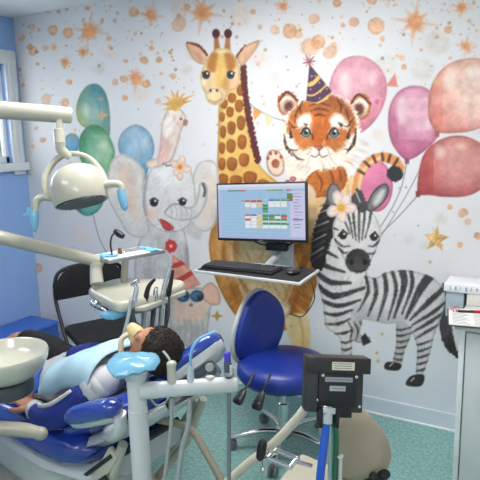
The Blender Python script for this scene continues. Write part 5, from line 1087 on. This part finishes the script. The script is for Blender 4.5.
tag(obj('oxygen_hose', b, mat('hose_blue', (16, 84, 196), .3, coat=.4)), 'thick blue hose dropping from the black flowmeter', 'hose')
h1 = BXM@Vector((-4*u, -34*u, .006))
b = BM(); tube(b, [h1, P(336, 434, 1.58), P(335, 470, 1.58), P(333, 530, 1.59), P(330, 570, 1.64)], .0085, 14, sm=6)
tag(obj('nitrous_hose', b, mat('hose_green', (20, 96, 62), .35, coat=.4)), 'dark green hose beside the thick blue one', 'hose')
b = BM(); tube(b, [P(341, 455, 1.57), P(340.5, 470, 1.57), P(340, 500, 1.57)], .0045, 8); cyl(b, P(338, 458, 1.57), P(343, 455, 1.57), .005); tag(obj('cable_tie', b, WPL), 'white plastic tie strap to the right of the green hose', 'strap')
# reservoir bag
b = BM(); rr = []
for py, xc, hw_, th in ((402, 345, 6, .03), (408, 344, 19, .04), (416, 344, 27, .055), (428, 350, 32, .062), (442, 355, 34, .064), (455, 358, 34, .058), (466, 358, 31, .05), (474, 357, 24, .036), (480, 358, 8, .012)):
    ctr_ = P(xc, py, 1.80); w_ = hw_*1.8/FPX
    rr.append([ctr_+RR*w_*math.copysign(abs(math.cos(q))**.85, math.cos(q))+FF*th*math.sin(q)+(RR*.5-FF*.6)*.0075*(abs(math.sin(4.5*q+py*.07))-.5)*(1.5 if hw_ > 20 else 0) for q in [2*math.pi*k/40 for k in range(40)]])
rings(b, rr); bg_ = obj('reservoir_bag', b, mat('bag_rubber', (166, 154, 134), .5, bump=1, bscale=14, var=.08), sub=1, angle=180); tag(bg_, 'beige rubber breathing bag hanging behind the black flowmeter', 'breathing bag')
# chrome bracket with black knob on the cart
t = thing('chrome_bracket', 'small chrome bracket with a black knob beside the beige cart', 'bracket', P(280, 458, 1.78))
ba, bb2, bc, bd_ = P(276, 450, 1.78), P(297, 458.5, 1.78), P(290, 467, 1.76), P(268, 458, 1.76)
b = BM()
for p, q in ((ba, bb2), (bb2, bc), (bc, bd_), (bd_, ba)): tube(b, [p, q], .0085, 10); ellip(b, p, (.0095, .0095, .0095))
cyl(b, P(262, 449, 1.70), P(276, 453, 1.78), .006); cyl(b, P(294, 461, 1.77), P(312, 466, 1.77), .007); obj('bracket_frame', b, CHR, t)
b = BM(); tube(b, [P(264, 440, 1.70), P(263, 443, 1.70), P(261.5, 450, 1.70), P(260.5, 457, 1.70), P(261, 460, 1.70)], [.008, .014, .0155, .014, .008], 14, sm=3, flat=1); obj('knob', b, BLKP, t)
b = BM(); cyl(b, P(264, 458, 1.78), P(263, 476, 1.78), .005); ellip(b, P(263, 470, 1.78), (.009, .009, .008)); obj('hanging_rod', b, CHR, t)
b = BM(); cyl(b, P(366, 484, 1.78), P(386, 478, 1.76), .02); ellip(b, P(384, 474, 1.76), (.02, .02, .014)); cyl(b, P(372, 479, 1.74), P(376, 474, 1.74), .014)
tag(obj('cart_wheel', b, RUB), 'black wheel below the beige breathing bag', 'wheel')
# breathing hoses
b = BM(); tube(b, [P(322, 392, 1.68), P(310, 402, 1.7), P(296, 420, 1.72), P(270, 447, 1.74), P(250, 462, 1.76), P(232, 478, 1.78), P(210, 500, 1.8)], .0135, 14, sm=22, rib=.1)
tag(obj('corrugated_hose', b, mat('hose_cream', (198, 194, 178), .45)), 'cream corrugated breathing hose slanting down from the flowmeter', 'hose')
b = BM(); tube(b, [P(120, 420, 1.95), P(146, 418, 1.95), P(170, 422, 1.93), P(187, 427, 1.92), P(196, 436, 1.9), P(208, 456, 1.88), P(221, 480, 1.85), P(228, 500, 1.84)], .0125, 12, sm=22, rib=.1)
tag(obj('breathing_hose', b, mat('hose_taupe', (142, 138, 124), .5)), 'grey brown ribbed hose curving behind the white stand post', 'hose')
b = BM(); tube(b, [P(150, 398, 1.75), P(156, 405, 1.76), P(164, 404, 1.76), P(168, 398, 1.75)], .0035, 8, sm=5); tag(obj('loose_tube', b, HOSE), 'thin grey tube looping below the holder arm', 'tube')
